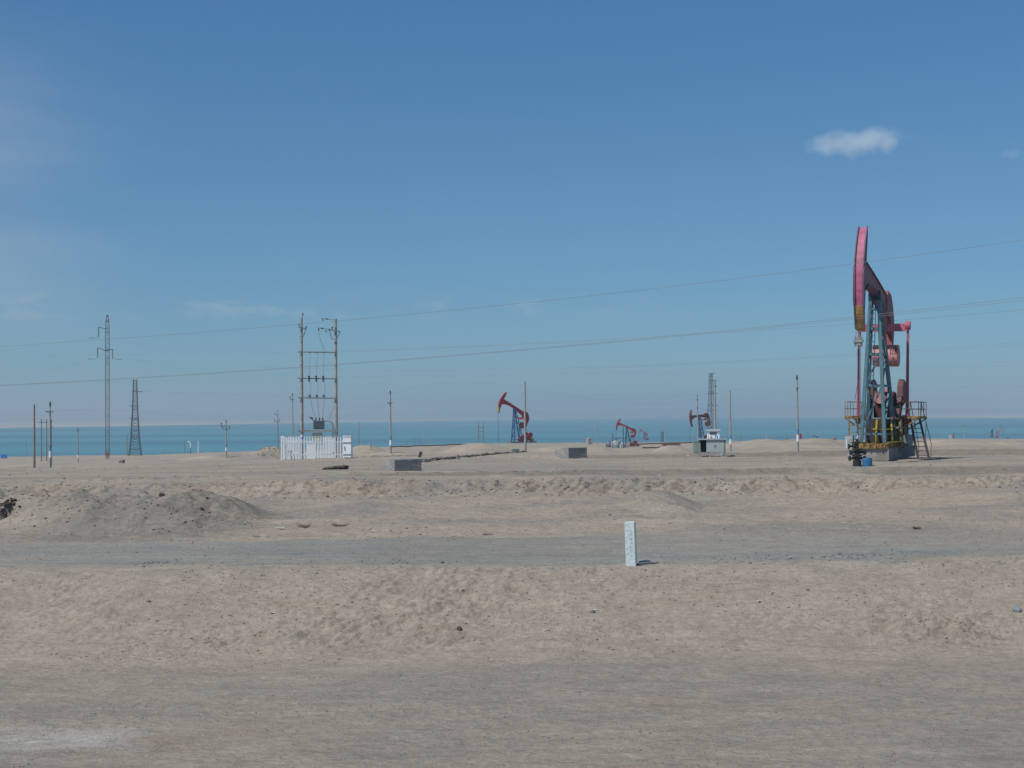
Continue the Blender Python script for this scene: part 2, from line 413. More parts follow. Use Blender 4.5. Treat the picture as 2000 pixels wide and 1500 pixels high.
def hit(px, py, y0=12.0, y1=640.0):
    """where the line of sight through a point of the photograph meets the ground"""
    r = ray(px, py); ys = np.concatenate([np.arange(y0, 100, 0.05), np.arange(100, y1, 0.4)]) if y0 < 100 else np.arange(y0, y1, 0.4)
    g = terrain(r.x * ys, ys); below = np.nonzero(HC + r.z * ys <= g)[0]
    d = ys[below[0]] if len(below) else 470.0
    return Vector((r.x * d, d, float(terrain(np.array([r.x * d]), np.array([d]))[0]) if len(below) else HC + r.z * d))
def onground(px, d):
    x = (px - 1000) / FPX * d
    return Vector((x, d, gz(x, d)))
def top_of(P, py):
    """height of image row py above the base P, at P's distance"""
    return pt(1000 + FPX * P.x / P.y, py, P.y).z - P.z

# ------------------------------------------------------------ ground mesh, road
ys = np.concatenate([np.arange(-40, 8, 2.0), np.arange(8, 14, 0.25), np.arange(14, 24, 0.045), np.arange(24, 30, 0.032), np.arange(30, 48, 0.055),
                     np.arange(48, 57, 0.035), np.arange(57, 100, 0.13), np.arange(100, 200, 0.42), np.geomspace(200, 1100, 150), [1500, 2600]])
ui = np.linspace(-0.40, 0.40, 900)
uo = np.geomspace(0.405, 5.0, 26)
us = np.concatenate([-uo[::-1], ui, uo])
sy = np.sqrt(ys ** 2 + 64.0)
GX = sy[:, None] * us[None, :]; GY = np.repeat(ys[:, None], len(us), 1)
GZ = np.empty_like(GX)
for a in range(0, len(ys), 200):
    GZ[a:a + 200] = terrain(GX[a:a + 200], GY[a:a + 200])
nr, nc = GX.shape
verts = np.stack([GX, GY, GZ], -1).reshape(-1, 3)
ii = (np.arange(nr - 1)[:, None] * nc + np.arange(nc - 1)[None, :]).reshape(-1)
quads = np.stack([ii, ii + 1, ii + nc + 1, ii + nc], -1)
cx = verts[quads].mean(1)
edge = 1.1 * fbm(cx[:, 0], cx[:, 1], 4.0, 3, ox=2.0) + 1.1 * fbm(cx[:, 0] * 0.35, cx[:, 1], 0.55, 4, 0.65, ox=5.0)
isroad = (cx[:, 1] + edge > 30.0) & (cx[:, 1] + edge * 0.6 < 36.2)
def grid_object(name, q, m):
    used, inv = np.unique(q.reshape(-1), return_inverse=True)
    v = verts[used]
    me = bpy.data.meshes.new(name)
    me.vertices.add(len(v)); me.vertices.foreach_set('co', v.astype(np.float32).reshape(-1))
    me.loops.add(len(inv)); me.loops.foreach_set('vertex_index', inv.astype(np.int32))
    me.polygons.add(len(q)); me.polygons.foreach_set('loop_start', np.arange(0, len(inv), 4, dtype=np.int32))
    me.polygons.foreach_set('use_smooth', np.ones(len(q), bool))
    me.materials.append(m); me.update(calc_edges=True)
    o = bpy.data.objects.new(name, me); col.objects.link(o)
    return o

def ground_material(name, road=False):
    m = bpy.data.materials.new(name); m.use_nodes = True
    n, l = m.node_tree.nodes, m.node_tree.links
    b = n['Principled BSDF']; b.inputs['Roughness'].default_value = 0.95; b.inputs['Specular IOR Level'].default_value = 0.15
    t = N(n, 'ShaderNodeTexCoord')
    def noise(scale, detail=6, rough=0.6, stretch=(1, 1, 1), off=0.0):
        mpn = N(n, 'ShaderNodeMapping'); mpn.inputs['Scale'].default_value = stretch; mpn.inputs['Location'].default_value = (off, off * 0.7, 0)
        l.new(t.outputs['Object'], mpn.inputs['Vector'])
        a = N(n, 'ShaderNodeTexNoise'); a.inputs['Scale'].default_value = scale; a.inputs['Detail'].default_value = detail; a.inputs['Roughness'].default_value = rough
        l.new(mpn.outputs[0], a.inputs['Vector']); return a.outputs[0]
    def rmp(v, a, b_, lo=0.0, hi=1.0):
        q = N(n, 'ShaderNodeMapRange'); q.inputs['From Min'].default_value = a; q.inputs['From Max'].default_value = b_
        q.inputs['To Min'].default_value = lo; q.inputs['To Max'].default_value = hi
        l.new(v, q.inputs['Value']); return q.outputs[0]
    def mth(op, a, b_):
        q = N(n, 'ShaderNodeMath', operation=op, use_clamp=True)
        for i, v in enumerate((a, b_)):
            if isinstance(v, (int, float)): q.inputs[i].default_value = v
            else: l.new(v, q.inputs[i])
        return q.outputs[0]
    def mix(f, a, c_, blend='MIX'):
        q = N(n, 'ShaderNodeMix', data_type='RGBA', blend_type=blend)
        if isinstance(f, (int, float)): q.inputs[0].default_value = f
        else: l.new(f, q.inputs[0])
        for i, v in ((6, a), (7, c_)):
            if isinstance(v, tuple): q.inputs[i].default_value = (*v, 1)
            else: l.new(v, q.inputs[i])
        return q.outputs[2]
    sp_ = N(n, 'ShaderNodeSeparateXYZ'); l.new(t.outputs['Object'], sp_.inputs[0])
    Y = sp_.outputs['Y']; X = sp_.outputs['X']
    big = noise(0.22, 4, 0.55, (0.6, 1.4, 1)); med = noise(0.9, 6, 0.65, (0.6, 1.2, 1), 5); fin = noise(9, 8, 0.7, (0.75, 1, 1), 9); grit = noise(38, 3, 0.75, (0.7, 1, 1), 3)
    sand = (0.388, 0.328, 0.254); grey = (0.297, 0.268, 0.226); red = (0.345, 0.262, 0.195); pale = (0.47, 0.42, 0.34); roadc = (0.318, 0.312, 0.274); roadb = (0.262, 0.263, 0.240)
    if road:
        c = mix(rmp(noise(0.5, 5, 0.6, (0.3, 1.6, 1), 4), 0.40, 0.62), roadc, roadb)
        c = mix(mth('MULTIPLY', rmp(med, 0.50, 0.70), 0.75), c, sand)
        c = mix(mth('MULTIPLY', rmp(noise(0.13, 4, 0.55, (1, 0.6, 1), 14), 0.44, 0.60), 0.65), c, grey)
        c = mix(mth('MULTIPLY', mth('MULTIPLY', rmp(X, 0.5, 4.5), rmp(Y, 31.6, 33.2)), 0.75), c, (0.335, 0.305, 0.252))
    else:
        c = mix(rmp(big, 0.42, 0.60), sand, grey)
        wy = N(n, 'ShaderNodeMath', operation='MULTIPLY_ADD'); l.new(med, wy.inputs[0]); wy.inputs[1].default_value = 2.2; l.new(Y, wy.inputs[2])
        Yw = wy.outputs[0]
        foreband = mth('MULTIPLY', rmp(Yw, 25.2, 24.2), 0.8)
        c = mix(foreband, c, mix(rmp(noise(1.0, 6, 0.65, (0.40, 1.0, 1), 7), 0.38, 0.66), (0.306, 0.276, 0.228), (0.386, 0.334, 0.268)))
        bankband = mth('MULTIPLY', mth('MULTIPLY', rmp(Yw, 25.0, 25.8), rmp(Yw, 31.2, 30.6)), 0.85)
        c = mix(bankband, c, mix(rmp(med, 0.35, 0.7), (0.425, 0.360, 0.285), (0.360, 0.304, 0.243)))
        cr = mth('MULTIPLY', mth('MULTIPLY', rmp(Yw, 50.0, 50.8), rmp(Yw, 53.2, 52.3)), rmp(noise(0.35, 5, 0.6, (1, 0.4, 1), 12), 0.42, 0.56))
        c = mix(mth('MULTIPLY', cr, 0.45), c, red)
        verge = mth('MULTIPLY', mth('MULTIPLY', rmp(Yw, 29.6, 31.0), rmp(Yw, 39.0, 37.0)), rmp(noise(1.6, 6, 0.7, (0.4, 1.3, 1), 17), 0.44, 0.60))
        c = mix(mth('MULTIPLY', verge, 0.7), c, roadc)
        patch = mth('MULTIPLY', mth('MULTIPLY', rmp(X, -4.6, -5.4), rmp(noise(1.3, 6, 0.7, (0.4, 1.2, 1), 51), 0.36, 0.52)), mth('MULTIPLY', rmp(Y, 18.1, 18.5), rmp(Y, 19.6, 19.1)))
        c = mix(mth('MULTIPLY', patch, 0.8), c, (0.50, 0.47, 0.42))
        heap = mth('MULTIPLY', mth('MULTIPLY', rmp(X, -6.4, -8.2), rmp(X, -14.0, -12.0)), mth('MULTIPLY', rmp(Yw, 37.5, 38.6), rmp(Yw, 48.5, 46.5)))
        c = mix(mth('MULTIPLY', heap, mth('MULTIPLY', rmp(med, 0.30, 0.55), 0.7)), c, (0.235, 0.212, 0.178))
        # darker ground colour along the two low berms
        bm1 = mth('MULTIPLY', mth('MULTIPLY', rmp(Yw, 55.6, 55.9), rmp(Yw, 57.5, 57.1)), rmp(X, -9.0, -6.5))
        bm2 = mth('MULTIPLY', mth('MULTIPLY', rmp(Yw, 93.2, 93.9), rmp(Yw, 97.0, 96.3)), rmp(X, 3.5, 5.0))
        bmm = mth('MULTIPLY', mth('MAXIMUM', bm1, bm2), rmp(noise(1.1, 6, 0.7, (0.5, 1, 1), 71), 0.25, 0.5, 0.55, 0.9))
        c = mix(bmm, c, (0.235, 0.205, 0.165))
        # spots of rust-coloured soil, pale salt crust
        c = mix(mth('MULTIPLY', rmp(noise(0.7, 6, 0.62, (0.5, 1, 1), 21), 0.60, 0.70), 0.55), c, red)
        c = mix(mth('MULTIPLY', rmp(noise(0.33, 5, 0.6, (0.35, 1.2, 1), 33), 0.60, 0.70), 0.5), c, pale)
        # dark tyre-worn strip on the well pad
        strip = mth('MULTIPLY', mth('MULTIPLY', rmp(Yw, 63.8, 64.6), rmp(Yw, 67.6, 66.4)), mth('MULTIPLY', rmp(X, 2.0, 6.0), 0.6))
        c = mix(strip, c, (0.20, 0.175, 0.15))
    c = mix(1.0, c, rmp(fin, 0.3, 0.7, 0.80, 1.15), 'MULTIPLY')
    c = mix(1.0, c, rmp(grit, 0.3, 0.7, 0.84, 1.12), 'MULTIPLY')
    spots = rmp(noise(16, 4, 0.6, (0.6, 1, 1), 40), 0.62, 0.67)
    c = mix(mth('MULTIPLY', spots, 0.45), c, (0.15, 0.13, 0.11))
    flecks = mth('MULTIPLY', rmp(noise(7.5, 5, 0.65, (0.42, 1.15, 1.4), 80), 0.59, 0.66), rmp(noise(0.5, 3, 0.5, (1, 1, 1), 90), 0.30, 0.60, 0.25, 0.62))
    c = mix(flecks, c, (0.185, 0.160, 0.130))
    chips = rmp(noise(22, 3, 0.6, (0.5, 1, 1), 95), 0.66, 0.71)
    c = mix(mth('MULTIPLY', chips, 0.5), c, (0.50, 0.45, 0.37))
    c = mix(1.0, c, rmp(noise(3.2, 6, 0.7, (0.45, 1, 1), 61), 0.3, 0.7, 0.86, 1.12), 'MULTIPLY')
    l.new(c, b.inputs['Base Color'])
    hsum = N(n, 'ShaderNodeMath', operation='MULTIPLY_ADD'); l.new(grit, hsum.inputs[0]); hsum.inputs[1].default_value = 0.35; l.new(fin, hsum.inputs[2])
    bp = N(n, 'ShaderNodeBump'); bp.inputs['Strength'].default_value = 0.95; bp.inputs['Distance'].default_value = 0.07
    l.new(hsum.outputs[0], bp.inputs['Height']); l.new(bp.outputs[0], b.inputs['Normal'])
    return m
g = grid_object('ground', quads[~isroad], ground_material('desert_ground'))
tag(g, 'sandy desert ground with banks, mounds and a well pad', 'ground', kind='structure')
rd = grid_object('road', quads[isroad], ground_material('gravel_road', True))
tag(rd, 'grey gravel track running across the picture behind the white post', 'road', kind='structure')

# ------------------------------------------------------------ lake, far shore, hills
def sheet(name, x0, x1, y0, y1, z, m):
    b = MB(); b.add([(x0, y0, z), (x1, y0, z), (x1, y1, z), (x0, y1, z)], [(0, 1, 2, 3)])
    o = b.build(name, m); return o
mw = bpy.data.materials.new('lake_water'); mw.use_nodes = True
n_, l_ = mw.node_tree.nodes, mw.node_tree.links
b_ = n_['Principled BSDF']; b_.inputs['Roughness'].default_value = 0.45; b_.inputs['Specular IOR Level'].default_value = 0.22; b_.inputs['IOR'].default_value = 1.33
t_ = N(n_, 'ShaderNodeTexCoord'); mp_ = N(n_, 'ShaderNodeMapping'); mp_.inputs['Scale'].default_value = (0.0006, 0.004, 1); l_.new(t_.outputs['Object'], mp_.inputs[0])
z_ = N(n_, 'ShaderNodeTexNoise'); z_.inputs['Scale'].default_value = 1.0; z_.inputs['Detail'].default_value = 7; l_.new(mp_.outputs[0], z_.inputs[0])
cr_ = N(n_, 'ShaderNodeMix', data_type='RGBA'); cr_.inputs[6].default_value = (0.074, 0.182, 0.238, 1); cr_.inputs[7].default_value = (0.098, 0.265, 0.300, 1)
zr_ = N(n_, 'ShaderNodeMapRange'); zr_.inputs['From Min'].default_value = 0.35; zr_.inputs['From Max'].default_value = 0.65; l_.new(z_.outputs[0], zr_.inputs['Value']); l_.new(zr_.outputs[0], cr_.inputs[0]); l_.new(cr_.outputs[2], b_.inputs['Base Color'])
w_ = N(n_, 'ShaderNodeTexNoise'); w_.inputs['Scale'].default_value = 0.6; w_.inputs['Detail'].default_value = 4; l_.new(t_.outputs['Object'], w_.inputs[0])
bp_ = N(n_, 'ShaderNodeBump'); bp_.inputs['Distance'].default_value = 0.4; bp_.inputs['Strength'].default_value = 0.6; l_.new(w_.outputs[0], bp_.inputs['Height']); l_.new(bp_.outputs[0], b_.inputs['Normal'])
lk = sheet('lake', -16000, 16000, 480, 14000, WATER, mw)
tag(lk, 'turquoise lake beyond the desert plain', 'lake', kind='structure')
mshore = mat('salt_shore', (0.43, 0.38, 0.31), 0.95, scale=0.01)
mhill = mat('far_hills', (0.24, 0.19, 0.15), 0.95, scale=0.002)
# far shore: an irregular coast line, from the rows where the water ends
sx = np.array([-700, 0, 300, 600, 850, 1000, 1200, 1400, 1650, 1960, 2700]); srow = np.array([838, 836, 831.5, 826, 822.5, 819.5, 817, 815, 814.5, 816.5, 821])
fx = np.linspace(-700, 2700, 341); fr = np.interp(fx, sx, srow) - (HOR - ROLL * (fx - 1000))
fd = (HC - WATER) * FPX / np.maximum(fr, 2.0) * (1 + 0.02 * fbm(fx, fx * 0, 40, 3))
b = MB(); vs = []; fs = []
for k in range(len(fx)):
    dx = (fx[k] - 1000) / FPX
    for dd, zz in ((fd[k], WATER - 0.5), (fd[k] + 60, WATER + 1.2), (fd[k] + 900, WATER + 2.0), (13800, WATER + 8)):
        vs.append((dx * dd, dd, zz))
for k in range(len(fx) - 1):
    for j in range(3): fs.append((k * 4 + j, (k + 1) * 4 + j, (k + 1) * 4 + j + 1, k * 4 + j + 1))
b.add(vs, fs); fsb = b.build('far_shore', mshore)
tag(fsb, 'pale salt flats on the far side of the lake', 'shore', kind='structure')
b = MB(); vs = []; fs = []
hx = np.linspace(-9000, 9000, 361)
for k, x in enumerate(hx):
    hgt = 62 + 46 * float(fbm(np.array([x]), np.array([0.0]), 2600, 5, 0.5, ox=3)[0]) - 12 * x / 9000
    for yy, zz in ((12600, -6), (12900, hgt * 0.55), (13300, hgt), (13900, -6)): vs.append((x, yy, zz))
for k in range(len(hx) - 1):
    for j in range(3): fs.append((k * 4 + j, (k + 1) * 4 + j, (k + 1) * 4 + j + 1, k * 4 + j + 1))
b.add(vs, fs); hl = b.build('hills', mhill)
tag(hl, 'low hazy hills along the horizon beyond the lake', 'hills', kind='structure')

# ------------------------------------------------------------ pumpjack
def pumpjack(W, axis_deg, S, tilt_deg, C, label, group, full=True, z_ground=None, wellhead=True):
    """W: foot of the polished rod. Local x runs from the wellhead to the rear, y to the left, z up."""
    th = R(90 - axis_deg)                       # rotation so that local +x points along (sin, cos)
    root = empty('pumpjack', W, th)
    tag(root, label, 'pumpjack', group)
    z0 = 0.0
    RH = 4.6; PV = Vector((4.6, 0, 8.74))
    T = R(tilt_deg)
    def L(a, b, y=0.0):                          # beam frame -> local
        return Vector((PV.x + a * math.cos(T) + b * math.sin(T), y, PV.z - a * math.sin(T) + b * math.cos(T))) * S
    ex = (L(1, 0) - L(0, 0)); ez = (L(0, 1) - L(0, 0))
    def P(x, y, z): return Vector((x, y, z)) * S
    o = L(0, 0)
    # horsehead: arc about the bearing
    a0, a1 = R(-40), R(29)
    arc = [(-RH * math.cos(t), RH * math.sin(t)) for t in np.linspace(a0, a1, 15)]
    inner = [(-3.80, 2.05), (-3.75, 0.3), (-3.70, -0.9), (-3.60, -1.7)]
    hw = 0.38
    tip = [p for p in arc if p[1] < -1.75]
    cutx = arc[len(tip)]
    head = MB()
    up_arc = [(tip[-1][0], tip[-1][1])] + arc[len(tip):]
    body = up_arc + inner[:3] + [(-3.59, tip[-1][1])]
    if full:
        head.slot(1)
        for sg in (-1, 1):                        # side plates, shade put into their darker colour; front plate between them
            head.prism(body, o + Vector((0, sg * hw / 2 * S, 0)), ex, ez, 0.04 * S)
        head.slot(0)
        for k in range(len(up_arc) - 1):
            (x0, z0_), (x1, z1_) = up_arc[k], up_arc[k + 1]
            nx, nz_ = x0 / RH, z0_ / RH
            mid0 = L(x0 * 0.985, z0_ * 0.985); mid1 = L(x1 * 0.985, z1_ * 0.985)
            head.bar(mid0, mid1, (hw - 0.05) * S, 0.05 * S, up=(ex * nx + ez * nz_).normalized())
        for t in (0.2, 0.45, 0.7):
            q = up_arc[int(t * (len(up_arc) - 1))]
            head.bar(L(q[0] * 0.97, q[1] * 0.97), L(-3.80, q[1] * 0.8), (hw - 0.06) * S, 0.03 * S)
    else:
        head.prism(body, o, ex, ez, hw * S)
    ho = head.build('horsehead', [C['head'], C['flange']], root)
    if full:
        side = MB()
        for sg in (-1, 1):
            for rr_ in (0.0, 0.09):
                pass
            edgepts = [L(q[0] * 1.0, q[1] * 1.0, sg * (hw / 2 + 0.03) ) for q in arc]
            for k in range(len(arc) - 1):
                side.bar(edgepts[k] * 1.0 if S == 1 else edgepts[k], edgepts[k + 1], 0.05 * S, 0.10 * S)
        side.build('edge_flange', C['flange'], ho)
    tipb = MB()
    tp = tip + [(-3.68, tip[-1][1] - 0.001), (-3.70, -1.9), (-3.62, -2.55), (tip[0][0] + 0.35, tip[0][1] - 0.02)]
    tp = tip + [(-3.59, tip[-1][1] - 0.001), (-3.50, -2.1), (tip[0][0] + 0.30, tip[0][1] - 0.02)]
    tipb.prism(tp, o, ex, ez, (hw + 0.02) * S)
    tipb.build('head_tip', C['tip'], ho)
    # walking beam with a tail that curves down
    beam = MB()
    top = [(-3.80, 0.42), (-2.0, 0.55), (0, 0.66), (2.3, 0.74), (2.6, 0.74)]
    bot = [(2.6, -0.16), (1.6, -0.12), (0.5, 0.0), (-0.6, 0.0), (-1.8, -0.12), (-3.0, -0.48), (-3.72, -1.02)]
    ttop = [(2.45, 0.80), (2.6, 1.12), (3.6, 1.16), (4.3, 0.72), (4.78, 0.15), (4.95, -0.6), (4.88, -1.5)]
    tbot = [(4.38, -1.5), (4.3, -0.8), (3.95, -0.35), (3.2, -0.2), (2.45, -0.18)]
    bw = 0.34
    beam.prism(top + bot, o, ex, ez, bw * S)
    bo = beam.build('walking_beam', C['beam'], root)
    tl = MB(); tl.prism(ttop + tbot, o, ex, ez, 0.50 * S); tl.build('beam_tail', C['tail'], root)
    if full:
        fl = MB()
        for ln in (top, bot):
            for k in range(len(ln) - 1):
                fl.bar(L(*ln[k]), L(*ln[k + 1]), (bw + 0.16) * S, 0.035 * S)
        for a in (-2.4, -1.2, 1.2, 2.4):
            fl.bar(L(a, 0.02), L(a, 0.68), 0.03 * S, (bw + 0.14) * S, up=ex)
        fl.build('beam_flange', C['flange'], bo)
        
    # drum weight at the end of the tail
    wt = MB()
    c0 = L(4.2, -2.1)
    if full:
        wt.tube(c0 + Vector((0, -0.66 * S, 0)), c0 + Vector((0, 0.66 * S, 0)), 0.56 * S, n=28)
        wt.box(c0 + Vector((0, 0, 0.42 * S)), (0.72 * S, 1.30 * S, 0.36 * S))
        wo = wt.build('tail_weight', C['weight'], root, smooth=True)
        hd = MB()
        for yy in (-0.30, -0.42, -0.54): hd.bar(c0 + Vector((-0.575 * S, yy * S, 0.1 * S)), c0 + Vector((-0.45 * S, yy * S, 0.46 * S)), 0.05 * S, 0.05 * S)
        for yy in (-0.45, 0.45): hd.tube(c0 + Vector((-0.56 * S, yy * S, -0.1 * S)), c0 + Vector((-0.64 * S, yy * S, -0.1 * S)), 0.04 * S)
        hd.build('bolt', C['flange'], wo)
    else:
        wt.prism([(3.4, -1.6), (4.9, -1.45), (4.8, -2.3), (4.3, -2.8), (3.4, -2.5)], o, ex, ez, 1.1 * S)
        wt.build('tail_weight', C['weight'], root)
    # equaliser bar and pitman arms
    eq = L(3.0, -0.85)
    eb = MB()
    hwid = 1.28
    eb.bar(eq + Vector((0, -hwid * S, 0)), eq + Vector((0, hwid * S, 0)), 0.30 * S, 0.40 * S)
    for sg in (-1, 1):
        eb.tube(eq + Vector((0, sg * (hwid - 0.12) * S, 0.10 * S)), eq + Vector((0, sg * (hwid + 0.12) * S, 0.10 * S)), 0.24 * S, n=12)
    eb.bar(eq, L(3.0, -0.28), 0.28 * S, 0.34 * S)
    eb.build('equaliser_bar', C['equal'], root)
    GC = P(7.9, 0, 3.15 if full else 2.05)                         # crank shaft
    pin = P(7.05, 0, 2.25 if full else 1.45)
    for sg in (-1, 1):
        pm = MB(); y = sg * hwid * S
        pm.bar(eq + Vector((0, y, 0.05 * S)), Vector((pin.x, y, pin.z)), 0.11 * S, 0.11 * S, w1=0.17 * S)
        pm.tube(Vector((pin.x, y - 0.12 * S, pin.z)), Vector((pin.x, y + 0.12 * S, pin.z)), 0.24 * S, n=12)
        pm.build('pitman_arm', C['pitman'], root)
        cr = MB(); yi = sg * (hwid - 0.50) * S
        dirc = (Vector((GC.x, 0, GC.z)) - Vector((pin.x, 0, pin.z))).normalized()
        perp = Vector((-dirc.z, 0, dirc.x))
        oo = Vector((GC.x, yi, GC.z))
        cr.bar(Vector((pin.x, yi, pin.z)) - dirc * 0.25 * S, Vector((GC.x, yi, GC.z)) + dirc * 1.2 * S, 0.2 * S, 0.6 * S)
        co = cr.build('crank', C['crank'], root)
        cw = MB()
        cw.prism([(0.2 * S, 0.32 * S), (0.7 * S, 0.62 * S), (1.25 * S, 0.55 * S), (1.5 * S, 0.1 * S), (1.35 * S, -0.5 * S), (0.8 * S, -0.72 * S), (0.2 * S, -0.34 * S)], oo + Vector((0, 0, 0)), dirc, perp, 0.30 * S)
        cw.build('counterweight', C['crank'], co)
    # gearbox, motor, brake
    gb = MB()
    gb.prism([(-0.75, -0.8), (0.9, -0.8), (0.95, -0.1), (0.55, 0.55), (-0.4, 0.62), (-0.85, 0.1)], GC, Vector((S, 0, 0)), Vector((0, 0, S)), 1.0 * S)
    gb.tube(GC + Vector((0, -0.95 * S, 0)), GC + Vector((0, 0.95 * S, 0)), 0.16 * S, n=12)
    gbo = gb.build('gearbox', C['gear'], root)
    if full:
        cv = MB(); cv.tube(GC + Vector((-0.80, 0.12, 0.25)), GC + Vector((-0.98, 0.12, 0.25)), 0.30, n=20); cv.box(GC + Vector((-0.5, -0.1, 0.66)), (0.5, 0.5, 0.16)); cv.build('cover', M['salmon'], gbo)
    # samson post
    tw = MB(); tcol = C['tower']
    ztop = PV.z - 0.28; zb = 1.06
    ft = [(4.55, 0.21), (4.55, -0.21)]; rt_ = [(4.95, 0.21), (4.95, -0.21)]
    fb = [(4.1, 0.60), (4.1, -0.60)]; rb = [(6.55, 0.74), (6.55, -0.74)]
    leg = 0.17
    for (tx, ty), (bx_, by) in zip(ft + rt_, fb + rb):
        lm = MB(); lm.bar(P(bx_, by, zb), P(tx, ty, ztop), leg * S, leg * S)
        lm.build('tower_leg', tcol, root)
    def lerp(pb, ptp, t): return (pb[0] + (ptp[0] - pb[0]) * t, pb[1] + (ptp[1] - pb[1]) * t, zb + (ztop - zb) * t)
    br = MB()
    for t in (0.06, 0.22 + 0.18, 0.62, 0.80, 0.94):
        qs = [P(*lerp(b1, t1, t)) for b1, t1 in ((fb[0], ft[0]), (fb[1], ft[1]), (rb[1], rt_[1]), (rb[0], rt_[0]))]
        for k in range(4): br.bar(qs[k], qs[(k + 1) % 4], 0.11 * S, 0.11 * S)
    for (ta, tb) in ((0.08, 0.40), (0.40, 0.62), (0.62, 0.80)):
        for (b1, t1), (b2, t2) in (((fb[0], ft[0]), (rb[0], rt_[0])), ((fb[1], ft[1]), (rb[1], rt_[1])), ((fb[0], ft[0]), (fb[1], ft[1]))):
            if ta > 0.5 and b2 is fb[1]: continue
            br.bar(P(*lerp(b1, t1, ta)), P(*lerp(b2, t2, tb)), 0.09 * S, 0.09 * S)
    br.build('tower_brace', tcol, root)
    bh = MB(); bh.box(P(4.75, 0, ztop + 0.04), (0.66 * S, 0.60 * S, 0.10 * S)); bh.tube(P(4.6, -0.30, PV.z + 0.02), P(4.6, 0.30, PV.z + 0.02), 0.20 * S, n=14)
    for sg in (-1, 1): bh.box(P(4.6, sg * 0.24, PV.z - 0.13), (0.34 * S, 0.14 * S, 0.30 * S))
    bh.build('centre_bearing', C['bearing'], root)
    # skid
    sk = MB()
    for sg in (-1, 1):
        sk.bar(P(3.1, sg * 0.82, 0.90), P(10.4, sg * 0.82, 0.90), 0.14 * S, 0.30 * S)
    for x in (3.1, 4.4, 5.8, 7.2, 8.6, 10.4):
        sk.bar(P(x, -0.80, 0.90), P(x, 0.80, 0.90), 0.14 * S, 0.24 * S)
    for x in np.linspace(3.03, 3.03, 1):
        for y in (-0.6, -0.3, 0.0, 0.3, 0.6): sk.box(P(x - 0.02, y, 0.90), (0.05 * S, 0.05 * S, 0.28 * S))
    sk.build('skid', C['skid'], root)
    pd = MB(); pd.box(P(7.0, 0, 2.0 - 0.35), (1.9 * S, 1.0 * S, 1.3 * S)); 
    pd.box(P(6.1, 0.0, 1.4), (0.12 * S, 1.2 * S, 0.8 * S))
    pd.build('gearbox_stand', C['stand'], root)
    mo = MB(); mo.tube(P(9.6, -0.5, 1.45), P(9.6, 0.35, 1.45), 0.34 * S, n=14); mo.box(P(9.6, -0.05, 1.12), (0.7 * S, 0.8 * S, 0.16 * S)); mo.tube(P(9.6, -0.72, 1.45), P(9.6, -0.58, 1.45), 0.2 * S, n=12)
    mo.build('motor', C['motor'], root, smooth=True)
    # bridle, carrier bar, polished rod
    lo = L(*arc[0]); hz = lo.z
    rod = MB(); 
    czz = (2.2 + (809.6 - 667) * 70.0 / FPX + 0.30) * S if full else hz - 0.45 * S
    for sg in (-1, 1): rod.tube(Vector((0, sg * 0.10 * S, hz + 0.3 * S)), Vector((0, sg * 0.13 * S, czz)), 0.014 * S if full else 0.03 * S, n=6)
    rod.build('bridle_cable', M['steel'], root)
    if full:
        cb = MB(); cb.box((0, 0, czz), (0.22, 0.46, 0.12)); cb.box((0, 0, czz + 0.11), (0.16, 0.2, 0.12)); cb.box((0, 0, czz - 0.13), (0.14, 0.26, 0.12))
        for sg in (-1, 1): cb.tube((0, sg * 0.15, czz - 0.28), (0, sg * 0.15, czz + 0.22), 0.05, n=8)
        cb.build('carrier_bar', M['greysteel'], root)
    pr = MB(); pr.tube(Vector((0, 0, 1.1 * S)), Vector((0, 0, czz)), (0.02 if full else 0.03) * (S if full else 1), n=8)
    if full:
        pr.tube((0, 0, czz - 0.75), (0, 0, czz - 0.38), 0.05, 0.05, n=8); pr.tube((0, 0, czz - 1.9), (0, 0, czz - 0.7), 0.042, n=8)
        pr.bar((0, 0.0, czz - 1.9), (0.02, 0.18, czz - 2.9), 0.02)
    pr.build('polished_rod', M['darkteal'], root)
    return root

def wellhead(W, S, label, full=True):
    b = MB()
    b.lathe(W, [(0.20 * S, -0.05 * S), (0.20 * S, 0.25 * S), (0.12 * S, 0.26 * S), (0.12 * S, 0.42 * S), (0.22 * S, 0.43 * S), (0.22 * S, 0.52 * S), (0.11 * S, 0.53 * S), (0.11 * S, 0.70 * S),
                (0.2 * S, 0.71 * S), (0.2 * S, 0.79 * S), (0.09 * S, 0.80 * S), (0.09 * S, 1.02 * S), (0.13 * S, 1.03 * S), (0.13 * S, 1.12 * S), (0.06 * S, 1.13 * S), (0.06 * S, 1.24 * S)], 12)
    root = empty('wellhead', W); tag(root, label, 'wellhead')
    b2 = MB(); b2.v = [tuple(Vector(v) - Vector(W)) for v in b.v]; b2.f = b.f; b2.m = b.m
    b2.build('valve_body', M['black'], root, smooth=True)
    hb = MB()
    for z, a, ln in ((0.34, 0.2, 0.36), (0.34, 3.3, 0.34), (0.62, 0.4, 0.40), (0.62, 3.5, 0.30), (0.90, 1.6, 0.28), (0.90, 3.1, 0.36)):
        d = Vector((math.cos(a), math.sin(a) * 0.6, 0)); c = Vector((0, 0, z * S))
        hb.tube(c, c + d * ln * S, 0.055 * S, n=8)
        e = c + d * ln * S
        hb.tube(e - d * 0.02, e + d * 0.05 * S, 0.12 * S, n=12)
        hb.tube(c + d * ln * 0.55 * S + Vector((0, 0, 0)), c + d * ln * 0.55 * S + Vector((0, 0, 0.16 * S)), 0.025 * S, n=6)
        hb.tube(c + d * ln * 0.55 * S + Vector((0, 0, 0.15 * S)), c + d * ln * 0.55 * S + Vector((0, 0, 0.18 * S)), 0.09 * S, n=10)
    hb.build('valve', M['black'], root)
    return root

